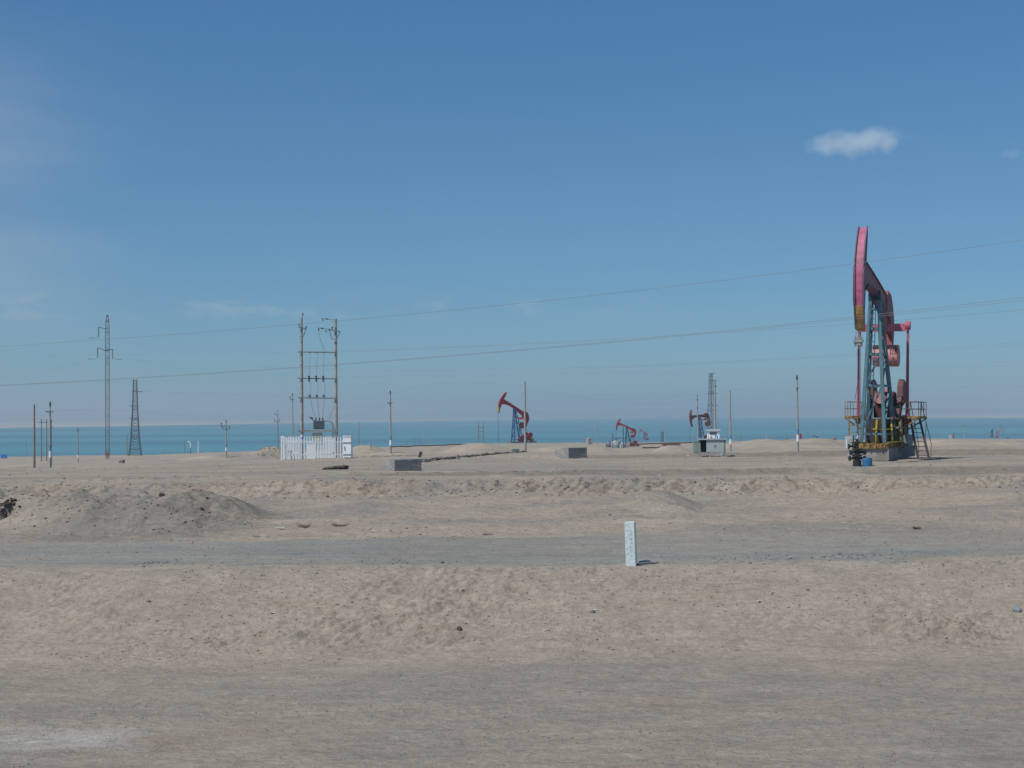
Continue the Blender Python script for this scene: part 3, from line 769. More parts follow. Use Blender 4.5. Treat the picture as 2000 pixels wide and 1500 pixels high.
W0 = pt(1676.3, 909, 69.8)
W0.z = -0.30
CM = dict(head=M['pink'], flange=mat('maroon_edge_and_shade', (0.15, 0.075, 0.12), 0.6), tip=M['ochre'], beam=mat('dull_maroon_paint', (0.26, 0.085, 0.11), 0.6, c2=(0.2, 0.13, 0.14), mix2=0.5), weight=M['salmon'], equal=mat('bright_pink_red_paint', (0.48, 0.13, 0.18), 0.55, c2=(0.45, 0.13, 0.16), mix2=0.3), pitman=mat('pink_arm_paint', (0.36, 0.09, 0.15), 0.6),  # flange colour: dark edges, and painted shade on the head's sides
          crank=mat('rusty_maroon_paint', (0.145, 0.065, 0.068), 0.7, c2=RUST, mix2=0.4), gear=mat('dark_maroon_paint', (0.12, 0.045, 0.05), 0.7), tail=mat('tail_red_paint', (0.27, 0.075, 0.10), 0.6, c2=(0.13, 0.055, 0.07), mix2=0.4), tower=M['teal'], bearing=M['darkteal'], skid=M['rustyel'], stand=mat('dark_brown_steel', (0.055, 0.035, 0.03), 0.8), motor=M['rustyel'])
jack = pumpjack(W0, 24.0, 1.0, 14.0, CM, 'large pink and teal pumpjack on a concrete plinth, nearest of all the pumpjacks', 'pumpjacks of the oil field')
wellhead(W0 + Vector((-0.06, -0.02, 0)), 1.05, 'black wellhead valve tree under the head of the nearest pumpjack')
AX = Vector((math.sin(R(24)), math.cos(R(24)), 0)); LF = Vector((-math.cos(R(24)), math.sin(R(24)), 0))
def J(s, y, z): return Vector((s, y, z))                     # main pump local coordinates
# its extras: ladder on the tower, platforms, belt guards
b = MB()
for sg in (-1, 1): b.bar(J(3.70, 0.24 + sg * 0.14 - 0.1, 1.1), J(4.22, 0.02 + sg * 0.14, 8.2), 0.035, 0.035)
for k in range(24):
    t = (k + 0.5) / 24; b.bar(J(3.70 + 0.52 * t, 0.0 + 0.14 - 0.12 * t + 0.14 - 0.14, 1.1 + 7.1 * t) + Vector((0, -0.14, 0)), J(3.70 + 0.52 * t, 0.14 - 0.12 * t + 0.14, 1.1 + 7.1 * t), 0.028, 0.028)
b.build('tower_ladder', M['darkteal'], jack)
def railing(b, pts, h=0.78, nmid=1, r=0.018):
    for i, p in enumerate(pts):
        b.tube(p, p + Vector((0, 0, h)), r, n=6)
        if i:
            for k in (1.0, 0.52): b.tube(pts[i - 1] + Vector((0, 0, h * k)), p + Vector((0, 0, h * k)), r, n=6)
# platforms: y>0 is to the left in the picture
for name, y0, y1, x0, x1 in (('service_platform', 1.0, 1.85, 6.3, 8.6), ('service_platform', -1.05, -2.02, 6.0, 8.8)):
    b = MB(); zz = 2.42
    ym = (y0 + y1) / 2
    b.box(J((x0 + x1) / 2, ym, zz), (x1 - x0, abs(y1 - y0), 0.05))
    b.bar(J(x0, y0, zz - 0.06), J(x0, y1, zz - 0.06), 0.10, 0.10); b.bar(J(x1, y0, zz - 0.06), J(x1, y1, zz - 0.06), 0.10, 0.10)
    b.bar(J(x0, y1, zz - 0.06), J(x1, y1, zz - 0.06), 0.10, 0.10)
    for x in (x0, x1):
        b.bar(J(x, y0, zz - 0.7), J(x, y1, zz - 0.1), 0.06, 0.06)
        b.bar(J(x, y0, 0.8), J(x, y0, zz), 0.08, 0.08)
    po = b.build(name, M['rustyel'], jack)
    rl = MB(); nseg = 3
    pts = [J(x0, y0, zz)] + [J(x0, y1 + (y0 - y1) * 0.5, zz)] + [J(x0, y1, zz)] + [J(x0 + (x1 - x0) * k / nseg, y1, zz) for k in range(1, nseg + 1)] + [J(x1, y0, zz)]
    railing(rl, pts)
    rl.build('railing', M['rustyel'], po)
# short vertical ladders under the platform fronts
for (xl, ya, yb, zb_, zt) in ((6.1, 1.15, 1.6, 0.9, 2.4), (5.9, -0.68, -1.18, 0.85, 2.4)):
    b = MB()
    for y in (ya, yb): b.bar(J(xl, y, zb_), J(xl, y, zt), 0.07, 0.07)
    for k in range(4): b.bar(J(xl, ya, zb_ + (zt - zb_) * (k + 0.5) / 4 + 0.1), J(xl, yb, zb_ + (zt - zb_) * (k + 0.5) / 4 + 0.1), 0.045, 0.045)
    b.build('ladder', M['rustyel'], jack)
# the sloping access stair at the right
b = MB(); 
s_t, s_b = J(6.6, -1.72, 2.42), J(5.6, -2.75, 0.22)
off = Vector((0.0, -0.42, 0))
xs0, xs1 = s_t, J(6.4, -2.22, 0.20)
for d in (Vector((0, 0.24, 0)), Vector((0, -0.24, 0))): b.bar(xs0 + d, xs1 + d * 1.15, 0.06, 0.10)
for k in range(9):
    t = (k + 0.6) / 9.4; c = xs0.lerp(xs1, t); b.box(c, (0.14, 0.50, 0.035))
st = b.build('access_stair', mat('dark_rusty_steel', (0.09, 0.065, 0.055), 0.7), jack)
b = MB()
for d in (Vector((0.0, -0.30, 0)), Vector((0.1, 0.26, 0))):
    b.tube(xs0 + d + Vector((0.25, 0, 0.8)), xs1 + d * 1.2 + Vector((0.30, 0, 0.75)), 0.018, n=6)
    for t in (0.0, 0.5, 1.0): q = (xs0 + d).lerp(xs1 + d * 1.2, t); b.tube(q, q + Vector((0.27, 0, 0.78)), 0.016, n=6)
b.build('handrail', M['rust'], st)
# yellow frame pieces and guards at the foot
b = MB()
b.bar(J(5.3, 0.02, 1.0), J(5.4, 0.02, 2.25), 0.11, 0.11); b.bar(J(5.5, -0.28, 1.6), J(5.6, -0.16, 2.4), 0.08, 0.08); b.bar(J(5.3, -0.78, 1.0), J(5.5, -0.72, 2.1), 0.10, 0.10)
b.bar(J(5.3, 0.30, 1.75), J(5.3, -0.72, 1.75), 0.06, 0.06)
b.bar(J(3.2, -0.90, 1.08), J(5.7, -1.2, 1.12), 0.06, 0.06)
b.build('yellow_frame', M['yellow'], jack)
b = MB(); b.box(J(7.4, -1.22, 1.15), (1.3, 0.35, 0.56)); b.box(J(6.5, -1.5, 1.22), (0.5, 0.28, 0.5))
b.build('control_box', M['greysteel'], jack)
mguard = mat('brown_maroon_guard', (0.11, 0.06, 0.065), 0.7)
for q, dims in ((J(8.1, -0.98, 1.75), (1.0, 0.10, 1.5)), (J(6.9, 0.72, 2.45), (1.3, 0.10, 2.3))):
    b = MB(); b.box(q, dims); b.build('belt_guard', mguard, jack)
b = MB(); b.box(J(6.0, 1.55, 1.16), (0.3, 0.40, 0.50)); b.build('junction_box', M['greysteel'], jack)
b = MB(); b.lathe(J(3.45, 0.62, 1.04), [(0.09, 0), (0.11, 0.3), (0.06, 0.38), (0.06, 0.5)], 10); b.build('gas_bottle', M['offwhite'], jack)
b = MB()
for k in range(5): b.tube(J(4.9, -0.25 - 0.02 * k, 7.35 - 0.3 * k), J(5.0, -0.34, 7.33 - 0.3 * k), 0.02, n=5)
b.build('grease_line', M['galv'], jack); b = MB(); b.tube(J(5.35, -0.34, 8.7), J(5.9, -0.36, 7.0), 0.02, n=6); b.path([J(5.3, -0.38, 8.85), J(5.55, -0.5, 8.8), J(5.6, -0.42, 8.2), J(5.5, -0.4, 7.6)], 0.02)
b.build('grease_line', M['galv'], jack)

# concrete plinth: front-right corner, and the right edge running away
PC = pt(1736, 896.6, 72.3); PC.z = gz(PC.x, PC.y) - 0.06
plen, pwid, phh = 9.0, 1.84, 0.62
b = MB()
r24 = Matrix.Rotation(R(90 - 24), 3, 'Z')
cxy = PC + AX * plen / 2 + LF * pwid / 2
segs = 8
b.box(Vector((0, 0, phh / 2)), (plen, pwid, phh))
pl = b.build('concrete_plinth', M['conc'])
pl.location = Vector((cxy.x, cxy.y, -0.16)); pl.rotation_euler = (0, 0, R(90 - 24))
bm = bmesh.new(); bm.from_mesh(pl.data); bmesh.ops.bevel(bm, geom=bm.edges[:], offset=0.03, segments=2); bm.to_mesh(pl.data); bm.free()
tag(pl, 'long grey concrete plinth carrying the nearest pumpjack', 'plinth')
# move the pump so that its skid sits on the plinth
jack.location.z = pl.location.z + phh - 0.75
jack.rotation_euler = (Matrix.Rotation(R(0.85), 3, 'Y') @ Matrix.Rotation(R(90 - 24), 3, 'Z')).to_euler()
wl_ = [o for o in bpy.data.objects if o.name == 'wellhead'][0]

# barrel
def barrel(P, h, r, m, label):
    root = MB().lathe((0, 0, 0), [(r * 0.98, 0), (r, 0.02), (r, h * 0.32), (r * 1.04, h * 0.335), (r, h * 0.35), (r, h * 0.65), (r * 1.04, h * 0.665), (r, h * 0.68), (r, h * 0.98), (r * 0.98, h), (r * 0.9, h), (r * 0.9, h - 0.04)], 24).build('barrel', m, smooth=True)
    root.location = P; tag(root, label, 'barrel'); return root
bp0 = pt(1694, 908, 69.6); bp0.z = gz(bp0.x, bp0.y) - 0.03
barrel(bp0, 0.44, 0.235, M['bluebarrel'], 'cut-down blue drum standing beside the wellhead')

# meter box on a post beside the platform
def meter(P, h, label):
    r = empty('meter_box', P); tag(r, label, 'meter box')
    b = MB(); b.tube((0, 0, -0.1), (0, 0, h * 0.55), 0.03, n=8); b.box((0, 0, 0.02), (0.26, 0.05, 0.03)); b.build('post', M['offwhite'], r)
    b = MB(); b.box((0, 0, h * 0.78), (0.24, 0.16, h * 0.46)); b.box((0, 0, h * 1.02), (0.30, 0.20, 0.04)); b.build('box', M['white'], r)
    b = MB(); b.box((0, -0.085, h * 0.8), (0.18, 0.01, h * 0.3)); b.build('door', M['offwhite'], r)
mpz = pt(1657.5, 892, 74); mpz.z = gz(mpz.x, mpz.y)
meter(mpz, top_of(mpz, 855), 'small white meter box on a thin post left of the nearest pumpjack')

# other pumpjacks
C2 = dict(head=M['red'], tail=M['red'], flange=M['red'], tip=M['yellow'], beam=M['red'], weight=M['brownred'], equal=M['red'], pitman=M['steel'], crank=M['red'], gear=M['red'], tower=M['blue'], bearing=M['blue'], skid=M['woodpole'], stand=M['red'], motor=M['yellow'])
C3 = dict(C2, tip=M['red'], tower=M['darkteal'], skid=M['red'], bearing=M['darkteal'], motor=M['red'], weight=M['red'])
C5 = dict(C2, tail=M['brownred'], head=M['brownred'], tip=M['brownred'], beam=M['brownred'], tower=M['blue'], gear=M['brownred'], crank=M['brownred'], weight=M['brownred'], equal=M['brownred'], skid=M['blue'], motor=M['red'])
GJ = 'pumpjacks of the oil field'
def far_jack(px, py, d, axis, S, tilt, C, label):
    P = pt(px, py, d)
    return pumpjack(P, axis, S, tilt, C, label, GJ, full=False)
far_jack(973.5, 872, 266, 55, 0.80, 31, C2, 'red pumpjack with yellow head tip and bright blue tower behind the tall bare pole')
far_jack(1203.5, 876, 330, 76, 0.555, 27, C3, 'bright red pumpjack with thin dark tower behind the round grey tanks')
far_jack(1249.5, 861, 620, 80, 0.42, 32, C3, 'tiny faded red pumpjack on the skyline just right of the grey tanks')
far_jack(1347.5, 872, 338, 45, 0.80, 0, C5, 'brown pumpjack with level beam behind the pale control cabinet')
CB = dict(C5, tail=M['darkteal'], head=M['darkteal'], beam=M['darkteal'], tower=M['darkteal'], weight=M['darkteal'], tip=M['darkteal'])
far_jack(1589, 863, 640, 75, 0.26, 20, CB, 'tiny dark pumpjack just showing above the mound right of the pole with a red plate')
CR = dict(C3, pitman=M['pink'], head=M['redpink'], tower=M['redpink'], beam=M['redpink'])
far_jack(1960, 856, 700, 285, 0.40, 32, CR, 'tiny pink pumpjack facing right near the right edge of the picture')
far_jack(1940, 856, 720, 8, 0.46, 10, CB, 'tiny dark pumpjack seen end-on left of the tiny pink one')

# ------------------------------------------------------------ poles
def band(b, P, z0, z1, r): b.tube((0, 0, z0), (0, 0, z1), r, n=12)
def pole(px, py, ytop, label, w=5.0, wt=None, d=None, arms=(), m='pole', wband=False, group='utility poles', pins=True, extra=None, name='utility_pole'):
    """arms: (row, left px, right px)"""
    P = hit(px, py) if d is None else pt(px, py, d)
    h = top_of(P, ytop); k = P.y / FPX
    r0 = w * k / 2; r1 = (wt or w * 0.62) * k / 2
    if not arms and not wband and extra is None:
        b = MB(); b.tube((0, 0, -0.6), (0, 0, h), r0, r1, n=12); o = b.build(name, M[m], smooth=True); o.location = P
        return tag(o, label, 'pole', group)
    root = empty(name, P); tag(root, label, 'pole', group)
    b = MB(); b.tube((0, 0, -0.6), (0, 0, h), r0, r1, n=12); b.build('shaft', M[m], root, smooth=True)
    for (row, xl, xr) in arms:
        z = top_of(P, row); a = (xl - px) * k; c = (xr - px) * k
        b = MB(); b.bar((a, -r1 - 0.05, z), (c, -r1 - 0.05, z), 0.09 * max(1, k * 12), 0.09 * max(1, k * 12)); b.build('crossarm', M['galv'], root)
        if pins:
            for q in ([a * 0.92] if abs(a) > 0.3 else []) + ([c * 0.92] if abs(c) > 0.3 else []):
                b = MB(); rr = 0.075 * max(1, k * 11)
                b.lathe((q, -r1 - 0.05, z + 0.04), [(0.02, 0), (0.02, 0.12), (rr, 0.13), (rr * 0.7, 0.22), (rr, 0.23), (rr * 0.5, 0.34)], 8); b.build('insulator', M['porcelain'], root)
    if arms and pins:
        b = MB(); rr = 0.07 * max(1, k * 11); b.lathe((0, 0, h), [(0.02, -0.2), (0.03, 0.12), (rr, 0.13), (rr * 0.7, 0.26), (rr, 0.27), (rr * 0.5, 0.42)], 8); b.build('insulator', M['porcelain'], root)
    if wband:
        b = MB(); z0 = 0.6 + h * 0.02; b.tube((0, 0, z0), (0, 0, z0 + 0.45), r0 * 1.06, n=12); b.build('white_band', M['white'], root)
        b = MB(); b.tube((0, 0, z0 + 0.47), (0, 0, z0 + 0.85), r0 * 1.05, n=12); b.build('blue_band', mat('pale_blue_band', (0.15, 0.24, 0.38), 0.7), root)
    if extra: extra(root, P, h, k, r0, r1)
    return root
pole(67, 914, 790, 'bare brown pole, farthest left of the tall poles', 5, m='woodpole')
pole(98, 914, 797, 'grey pole with one crossarm, second tall pole from the left', 4.4, arms=((804, 90.5, 104.5),), wband=True)
pole(99.8, 911, 828, 'shorter pole half hidden behind the second tall pole from the left', 3.2, arms=((834, 99, 103),), m='woodpole')
pole(152.4, 903, 841, 'short pole with a small crossarm left of the guyed lattice mast', 2.4, arms=((841.5, 149, 156),), wband=True)
pole(51, 895, 857, 'faint short pole near the shore at the far left', 1.4, d=440)
pole(160, 892, 880, 'tiny post on the plain left of the guyed lattice mast', 1.2, d=430)
pole(188.5, 891, 880, 'tiny faint post just left of the guyed lattice mast', 1.0, d=440)
pole(248, 891, 849, 'short bare dark pole left of the tapered lattice tower', 2.2, d=400, m='woodpole')
pole(321.5, 890, 876, 'tiny thin post right of the tapered lattice tower', 1.0, d=440, m='woodpole')
pole(360.5, 888, 857, 'faint thin post left of the white bent pipe', 1.3, d=440, m='woodpole')
pole(387.3, 888, 861, 'thin white lamp-like post right of the white bent pipe', 1.9, d=420, m='white')
pole(442, 893, 827, 'pole with a bent cluster of switches on its top left of the white fence', 3.0, arms=((838, 434, 449.5), (832, 432, 442)), wband=True)
pole(543, 882, 806, 'thin pole with two small crossarms left of the white fence', 2.2, d=240, arms=((810, 537, 544), (823, 536, 547)), m='woodpole')
pole(572, 897, 774, 'pole with one short crossarm behind the left end of the white fence', 3.2, d=190, arms=((780, 567, 576),))
pole(701, 878, 824, 'plain thin pole just right of the white fence', 2.0, d=330, m='woodpole')
pole(729.8, 877, 850, 'faint short pole between the white fence and the banded pole', 1.3, d=430)
pole(763, 886, 772, 'grey pole with one crossarm standing right of the white fence', 4.2, arms=((787, 757.5, 767.5),), wband=True)
pole(793, 879, 863, 'tiny post left of the wire loop on the plain', 1.1, d=420, m='woodpole')
pole(840, 876, 850, 'faint thin post between the wire loop and the pale tank', 0.9, d=440)
pole(1026, 883, 745, 'tall bare pale pole in front of the red pumpjack with blue tower', 5.2, 3.2)
pole(1167, 868, 824, 'slender pale pole left of the round grey tanks', 1.9, d=380)
pole(1142.6, 866, 849, 'thin dark post touching the small round tank', 1.1, d=420, m='woodpole')
pole(1299.5, 866, 824, 'slender pole behind the low brown wall', 1.8, d=380, m='pole')
pole(1363, 866, 776, 'dark pole with two small crossarms in front of the brown pumpjack', 3.0, d=255, arms=((780, 1360, 1365.5), (796, 1360.5, 1365.5)))
pole(1397.5, 872, 743, 'pale pole rising behind the control cabinet', 4.6, 3.2, d=150, arms=((754, 1396, 1402),), pins=False)
pole(1427, 882, 763, 'grey pole with a white band right of the control cabinet', 3.8, 3.0, wband=True)
pole(1416, 864, 833, 'faint thin post just right of the control cabinet', 1.1, d=430)
pole(1433.5, 864, 832, 'faint thin post right of the white-banded grey pole', 1.2, d=430)
pole(1446, 863, 841, 'short dark post between the two banded poles at right of centre', 1.5, d=420, m='woodpole')
def redplate(root, P, h, k, r0, r1):
    b = MB(); b.box((r0 + 0.10, -0.02, top_of(P, 852)), (0.14, 0.05, 0.36)); b.build('red_plate', M['red'], root)
pole(1558.5, 883, 745, 'tall pole with a red plate and one short arm left of the nearest pumpjack', 4.6, 3.0, arms=((758, 1555.5, 1560.5),), wband=True, extra=redplate)
pole(1535.5, 861, 843, 'tiny thin post just left of the dark parked car', 1.1, d=450, m='woodpole')
pole(1497, 861, 848, 'tiny lamp post on the skyline left of the dark parked car', 1.2, d=460, m='offwhite')
pole(1575.8, 860, 840, 'short thin post right of the pole with a red plate', 1.2, d=460, m='woodpole')
pole(1608.8, 860, 841, 'short thin post right of the tiny dark pumpjack by the mound', 1.2, d=460, m='woodpole')
pole(1831.6, 861, 841, 'short dark post right of the access stair', 1.2, d=420, m='woodpole')
pole(1883, 857, 829, 'faint white post with a small crossarm between hut and tiny pumpjacks', 1.1, d=520, arms=((832, 1880, 1886),), pins=False, m='offwhite')
pole(1953, 856, 826, 'faint thin pole with a crossarm behind the tiny pink pumpjack', 0.9, d=640, arms=((832, 1950.5, 1955.5),), pins=False)
pole(1982.5, 856, 843, 'tiny dark post at the right edge of the skyline', 1.0, d=520, m='woodpole')
pole(1609.5, 860, 846, 'tiny second post beside the skyline post right of the mound', 0.9, d=520)
# pair of poles with a shared arm
P = hit(85.5, 901); k = P.y / FPX
r = empty('double_pole', P); tag(r, 'two dark poles joined by one crossarm, left of the second tall pole', 'pole', 'utility poles')
for q in (80.8, 91):
    b = MB(); x = (q - 85.5) * k; b.tube((x, 0, -0.5), (x, 0, top_of(P, 818.5)), 1.3 * k, 0.9 * k, n=10); b.build('shaft', M['woodpole'], r, smooth=True)
b = MB(); b.bar((-10.5 * k, -0.1, top_of(P, 825)), (8 * k, -0.1, top_of(P, 825)), 0.12, 0.12); b.build('crossarm', M['galv'], r)
# small H frame on the plain
P = pt(939.5, 867, 330); k = P.y / FPX
r = empty('twin_pole', P); tag(r, 'distant ladder-like frame of two poles behind the conical mound', 'pole frame', 'transformer frames')
for q in (-5, 5):
    b = MB(); b.tube((q * k, 0, -1.0), (q * k, 0, top_of(P, 823)), 0.8 * k, 0.55 * k, n=10); b.build('shaft', M['woodpole'], r, smooth=True)
for row in (835, 842.3, 852.5):
    b = MB(); b.bar((-6.5 * k, -0.1, top_of(P, row)), (6 * k, -0.1, top_of(P, row)), 0.11, 0.11); b.build('crossarm', M['galv'], r)

# ------------------------------------------------------------ lattice towers
def lattice(P, sections, nseg, m, name, label, arms, barw, group='lattice towers', zigonly=False, yaw=0.3):
    """sections: (z, half width); four legs with bracing on every face"""
    root = empty(name, P, yaw); tag(root, label, 'lattice tower', group)
    zs = [s[0] for s in sections]; hw = [s[1] for s in sections]
    lv = np.linspace(zs[0], zs[-1], nseg + 1)
    if len(sections) > 2: lv = np.unique(np.concatenate([lv, zs]))
    def W(z): return float(np.interp(z, zs, hw))
    legs = [MB() for _ in range(4)]; br = MB()
    sg = ((-1, -1), (1, -1), (1, 1), (-1, 1))
    for i in range(len(lv) - 1):
        w0, w1 = W(lv[i]), W(lv[i + 1])
        for k, (a, b_) in enumerate(sg):
            c, d = sg[(k + 1) % 4]
            legs[k].bar((a * w0, b_ * w0, lv[i]), (a * w1, b_ * w1, lv[i + 1]), barw * 1.25)
            if zigonly or i % 2 == 0:
                br.bar((a * w0, b_ * w0, lv[i]), (c * w1, d * w1, lv[i + 1]), barw * 0.8)
            else:
                br.bar((c * w0, d * w0, lv[i]), (a * w1, b_ * w1, lv[i + 1]), barw * 0.8)
            if i % 4 == 0: br.bar((a * w0, b_ * w0, lv[i]), (c * w0, d * w0, lv[i]), barw * 0.8)
    for lg in legs: lg.build('tower_leg', m, root)
    br.build('bracing', m, root)
    return root
def to_local(root, p):
    v = Vector(p) - root.location; a = -root.rotation_euler.z
    return Vector((v.x * math.cos(a) - v.y * math.sin(a), v.x * math.sin(a) + v.y * math.cos(a), v.z))
# guyed mast
P = pt(210, 905, 262); k = P.y / FPX
H = top_of(P, 615)
ml = mat('red_brown_lattice_paint', (0.17, 0.125, 0.125), 0.6)
mast = lattice(P, [(0.0, 0.12), (1.6, 3.4 * k), (top_of(P, 700), 3.6 * k), (top_of(P, 642), 3.5 * k), (top_of(P, 628), 3.0 * k), (H, 0.7 * k)], 34, ml, 'lattice_mast', 'tall slim guyed lattice mast with three hanging insulator strings', (), 0.075)
for (x0, y0, x1, y1, hang) in ((192.5, 638.5, 208, 643, 658), (190.5, 679, 207, 685, 698.5), (220, 682, 206, 685.5, 701)):
    a, c = pt(x0, y0, 262), pt(x1, y1, 262)
    b = MB(); b.bar(to_local(mast, a), to_local(mast, c), 0.16, 0.12); b.build('crossarm', M['steel'], mast)
    e = pt(x0, hang, 262); b = MB(); b.tube(to_local(mast, a), to_local(mast, e), 0.075, n=6)
    for t in np.linspace(0.1, 0.95, 9): q = to_local(mast, a.lerp(e, t)); b.tube(q, q + Vector((0, 0, 0.05)), 0.12, n=8)
    b.build('insulator', M['greysteel'], mast)
    # arcing horns / dampers on the conductor
for (x, y) in ((179, 660), (176.5, 701), (234, 702)):
    c = to_local(mast, pt(x, y, 262)); b = MB(); b.bar(c - Vector((0.3, 0, 0)), c + Vector((0.3, 0, 0.03)), 0.05); b.box(c - Vector((0.3, 0, 0)), (0.16, 0.1, 0.12)); b.box(c + Vector((0.3, 0, 0)), (0.16, 0.1, 0.12))
    b.path([c, to_local(mast, pt((x + (192 if x < 200 else 220)) / 2, y + 1, 262)), to_local(mast, pt(192.5 if x < 200 and y < 680 else (190.5 if x < 200 else 220), {660: 658, 701: 698.5, 702: 701}[y], 262))], 0.02, n=4)
    b.build('vibration_damper', M['steel'], mast)
b = MB(); b.box((0, -0.4, top_of(P, 887)), (0.5, 0.06, 0.7)); b.build('orange_plate', mat('faded_orange_plate', (0.42, 0.14, 0.09), 0.7), mast)
# tapered tower, left
P = pt(264, 898, 330); k = P.y / FPX
m2 = mat('grey_green_lattice_steel', (0.10, 0.13, 0.14), 0.6)
tw = lattice(P, [(0, 12.2 * k), (top_of(P, 852), 7.6 * k), (top_of(P, 793), 4.6 * k), (top_of(P, 741), 3.1 * k)], 30, m2, 'lattice_tower', 'tapered lattice tower with splayed feet right of the slim mast', (), 0.11, zigonly=True, yaw=0.15)
for (row, x0, x1) in ((765, 257, 280), (793, 253, 270), (817.5, 252.5, 271)):
    b = MB(); b.bar(to_local(tw, pt(x0, row, 330)), to_local(tw, pt(x1, row, 330)), 0.14); b.build('crossarm', m2, tw)
# tapered tower, right
P = pt(1390, 866, 420); k = P.y / FPX
tw2 = lattice(P, [(0, 8 * k), (top_of(P, 800), 5 * k), (top_of(P, 765), 3.2 * k), (top_of(P, 729), 2.6 * k)], 26, m2, 'lattice_tower', 'hazy tapered lattice tower behind the control cabinet', (), 0.075, yaw=0.5)
for (row, x0, x1) in ((729, 1386.5, 1398.5), (743, 1384, 1400), (768.5, 1382, 1402), (791.5, 1383.5, 1402)):
    b = MB(); b.bar(to_local(tw2, pt(x0, row, 420)), to_local(tw2, pt(x1, row, 420)), 0.15); b.build('crossarm', m2, tw2)
# tiny lattice behind the low wall
P = pt(1293.5, 864, 440); k = P.y / FPX
lattice(P, [(0, 2.2 * k), (top_of(P, 843), 1.6 * k)], 8, m2, 'lattice_tower', 'tiny lattice frame behind the low brown wall', (), 0.06)

# ------------------------------------------------------------ transformer station
DT = 110.0
PL, PR = pt(590, 897, DT), pt(657, 896, DT)
PL.z = gz(PL.x, PL.y); PR.z = gz(PR.x, PR.y)
C0 = (PL + PR) / 2; k = DT / FPX
st_ = empty('transformer_station', C0)
tag(st_, 'transformer on a tall frame of two concrete poles inside the white picket fence', 'transformer station', 'transformer frames')
def l_(px, py, dy=0.0):
    p = pt(px, py, DT + dy); return Vector((p.x, p.y, p.z)) - C0
for (xb, xt, yt) in ((PL, 587.5, 620.5), (PR, 653.5, 623)):
    b = MB(); a = xb - C0; tpz = l_(xt, yt).z
    b.tube((a.x, 0, -0.5), (a.x, 0, tpz), 3.5 * k, 2.3 * k, n=16); b.build('concrete_pole', M['pole'], st_, smooth=True)
    for z in (0.18, 0.4, 0.66, 0.82):
        b = MB(); b.tube((a.x, 0, tpz * z), (a.x, 0, tpz * z + 0.06), (3.5 - 1.2 * z + 0.35) * k, n=14); b.build('clamp', M['steel'], st_)
for row in (687.5, 739, 777):
    b = MB()
    for dy in (-0.17, 0.17): b.bar(l_(582, row, dy), l_(657.5, row + 1, dy), 0.07, 0.09)
    b.build('crossarm', M['galv'], st_)
for k2, px in enumerate((604.5, 618.5, 632)):
    b = MB(); c = l_(px, 740); b.tube(c + Vector((0, -0.25, 0.22)), c + Vector((0, -0.30, -0.22)), 0.07, 0.05, n=10)
    b.box(c + Vector((0, -0.25, 0.20)), (0.16, 0.16, 0.06)); b.box(c + Vector((0.03, -0.3, -0.20)), (0.12, 0.14, 0.06)); b.build('fuse_cutout', M['porcelain'], st_)
    b = MB(); c = l_(px + 1, 775.5); b.lathe(c + Vector((0, -0.17, 0.0)), [(0.05, 0), (0.09, 0.04), (0.05, 0.1), (0.08, 0.13), (0.04, 0.2)], 10); b.bar(c + Vector((-0.12, -0.17, 0.03)), c + Vector((0.12, -0.17, 0.03)), 0.05); b.build('lightning_arrester', M['porcelain'], st_)
    b = MB(); b.lathe(l_(px + 1, 687) + Vector((0, -0.17, -0.11)), [(0.03, 0), (0.07, 0.03), (0.04, 0.1)], 8); b.build('insulator', M['porcelain'], st_)
    b = MB(); b.path([l_(px + 2, 688), l_(px, 712), l_(px, 738)], 0.010, n=4); b.path([l_(px + 1, 743), l_(px + 3, 760), l_(px + 1, 776)], 0.010, n=4)
    b.path([l_(px + 2, 778), l_(px + 6 - 3 * k2, 800), l_(617 + 6.5 * k2, 816)], 0.012, n=4); b.build('drop_wire', M['steel'], st_)
# top cross arms, braced
for pts_, nm in (([(583, 638.5, -0.2), (598, 642.5, -0.2)], 'a'), ([(640.5, 643, -0.2), (665, 648, -0.2)], 'b')):
    b = MB(); b.bar(l_(*pts_[0]), l_(*pts_[1]), 0.09, 0.10)
    if nm == 'a':
        b.bar(l_(597.5, 643, -0.2), l_(592, 658, -0.2), 0.06); b.bar(l_(592, 658.2, -0.2), l_(585, 658, -0.2), 0.05)
    else:
        b.bar(l_(643, 644, -0.2), l_(648, 662, -0.2), 0.06); b.bar(l_(664, 648, -0.2), l_(657.5, 662, -0.2), 0.06); b.bar(l_(648, 662.3, -0.2), l_(657.5, 662.3, -0.2), 0.05)
    b.build('crossarm', M['galv'], st_)
for (x, y) in ((598, 642), (649, 643), (656, 645), (584, 637), (591.2, 617)):
    b = MB(); b.lathe(l_(x, y, -0.2), [(0.02, 0), (0.02, 0.05), (0.06, 0.06), (0.04, 0.13), (0.06, 0.14), (0.03, 0.22)], 8); b.build('insulator', M['porcelain'], st_)
b = MB(); b.bar(l_(591.2, 617), l_(589, 626), 0.02); b.path([l_(627, 621.5), l_(638, 623), l_(653, 625)], 0.016, n=5); b.tube(l_(636.5, 622.8), l_(640.5, 623.2), 0.05, n=8)
b.path([l_(620, 640.5), l_(637, 642.2), l_(642, 644)], 0.016, n=5); b.tube(l_(627, 641), l_(631.5, 641.6), 0.05, n=8); b.path([l_(621, 641), l_(627, 668), l_(635, 686)], 0.01, n=4)
for (x, y) in ((630.5, 623), (622.5, 642), (636.5, 645)): b.tube(l_(x, y), l_(x + 0.3, y + 4), 0.04, n=6)
b.build('strain_insulator', M['porcelain'], st_)
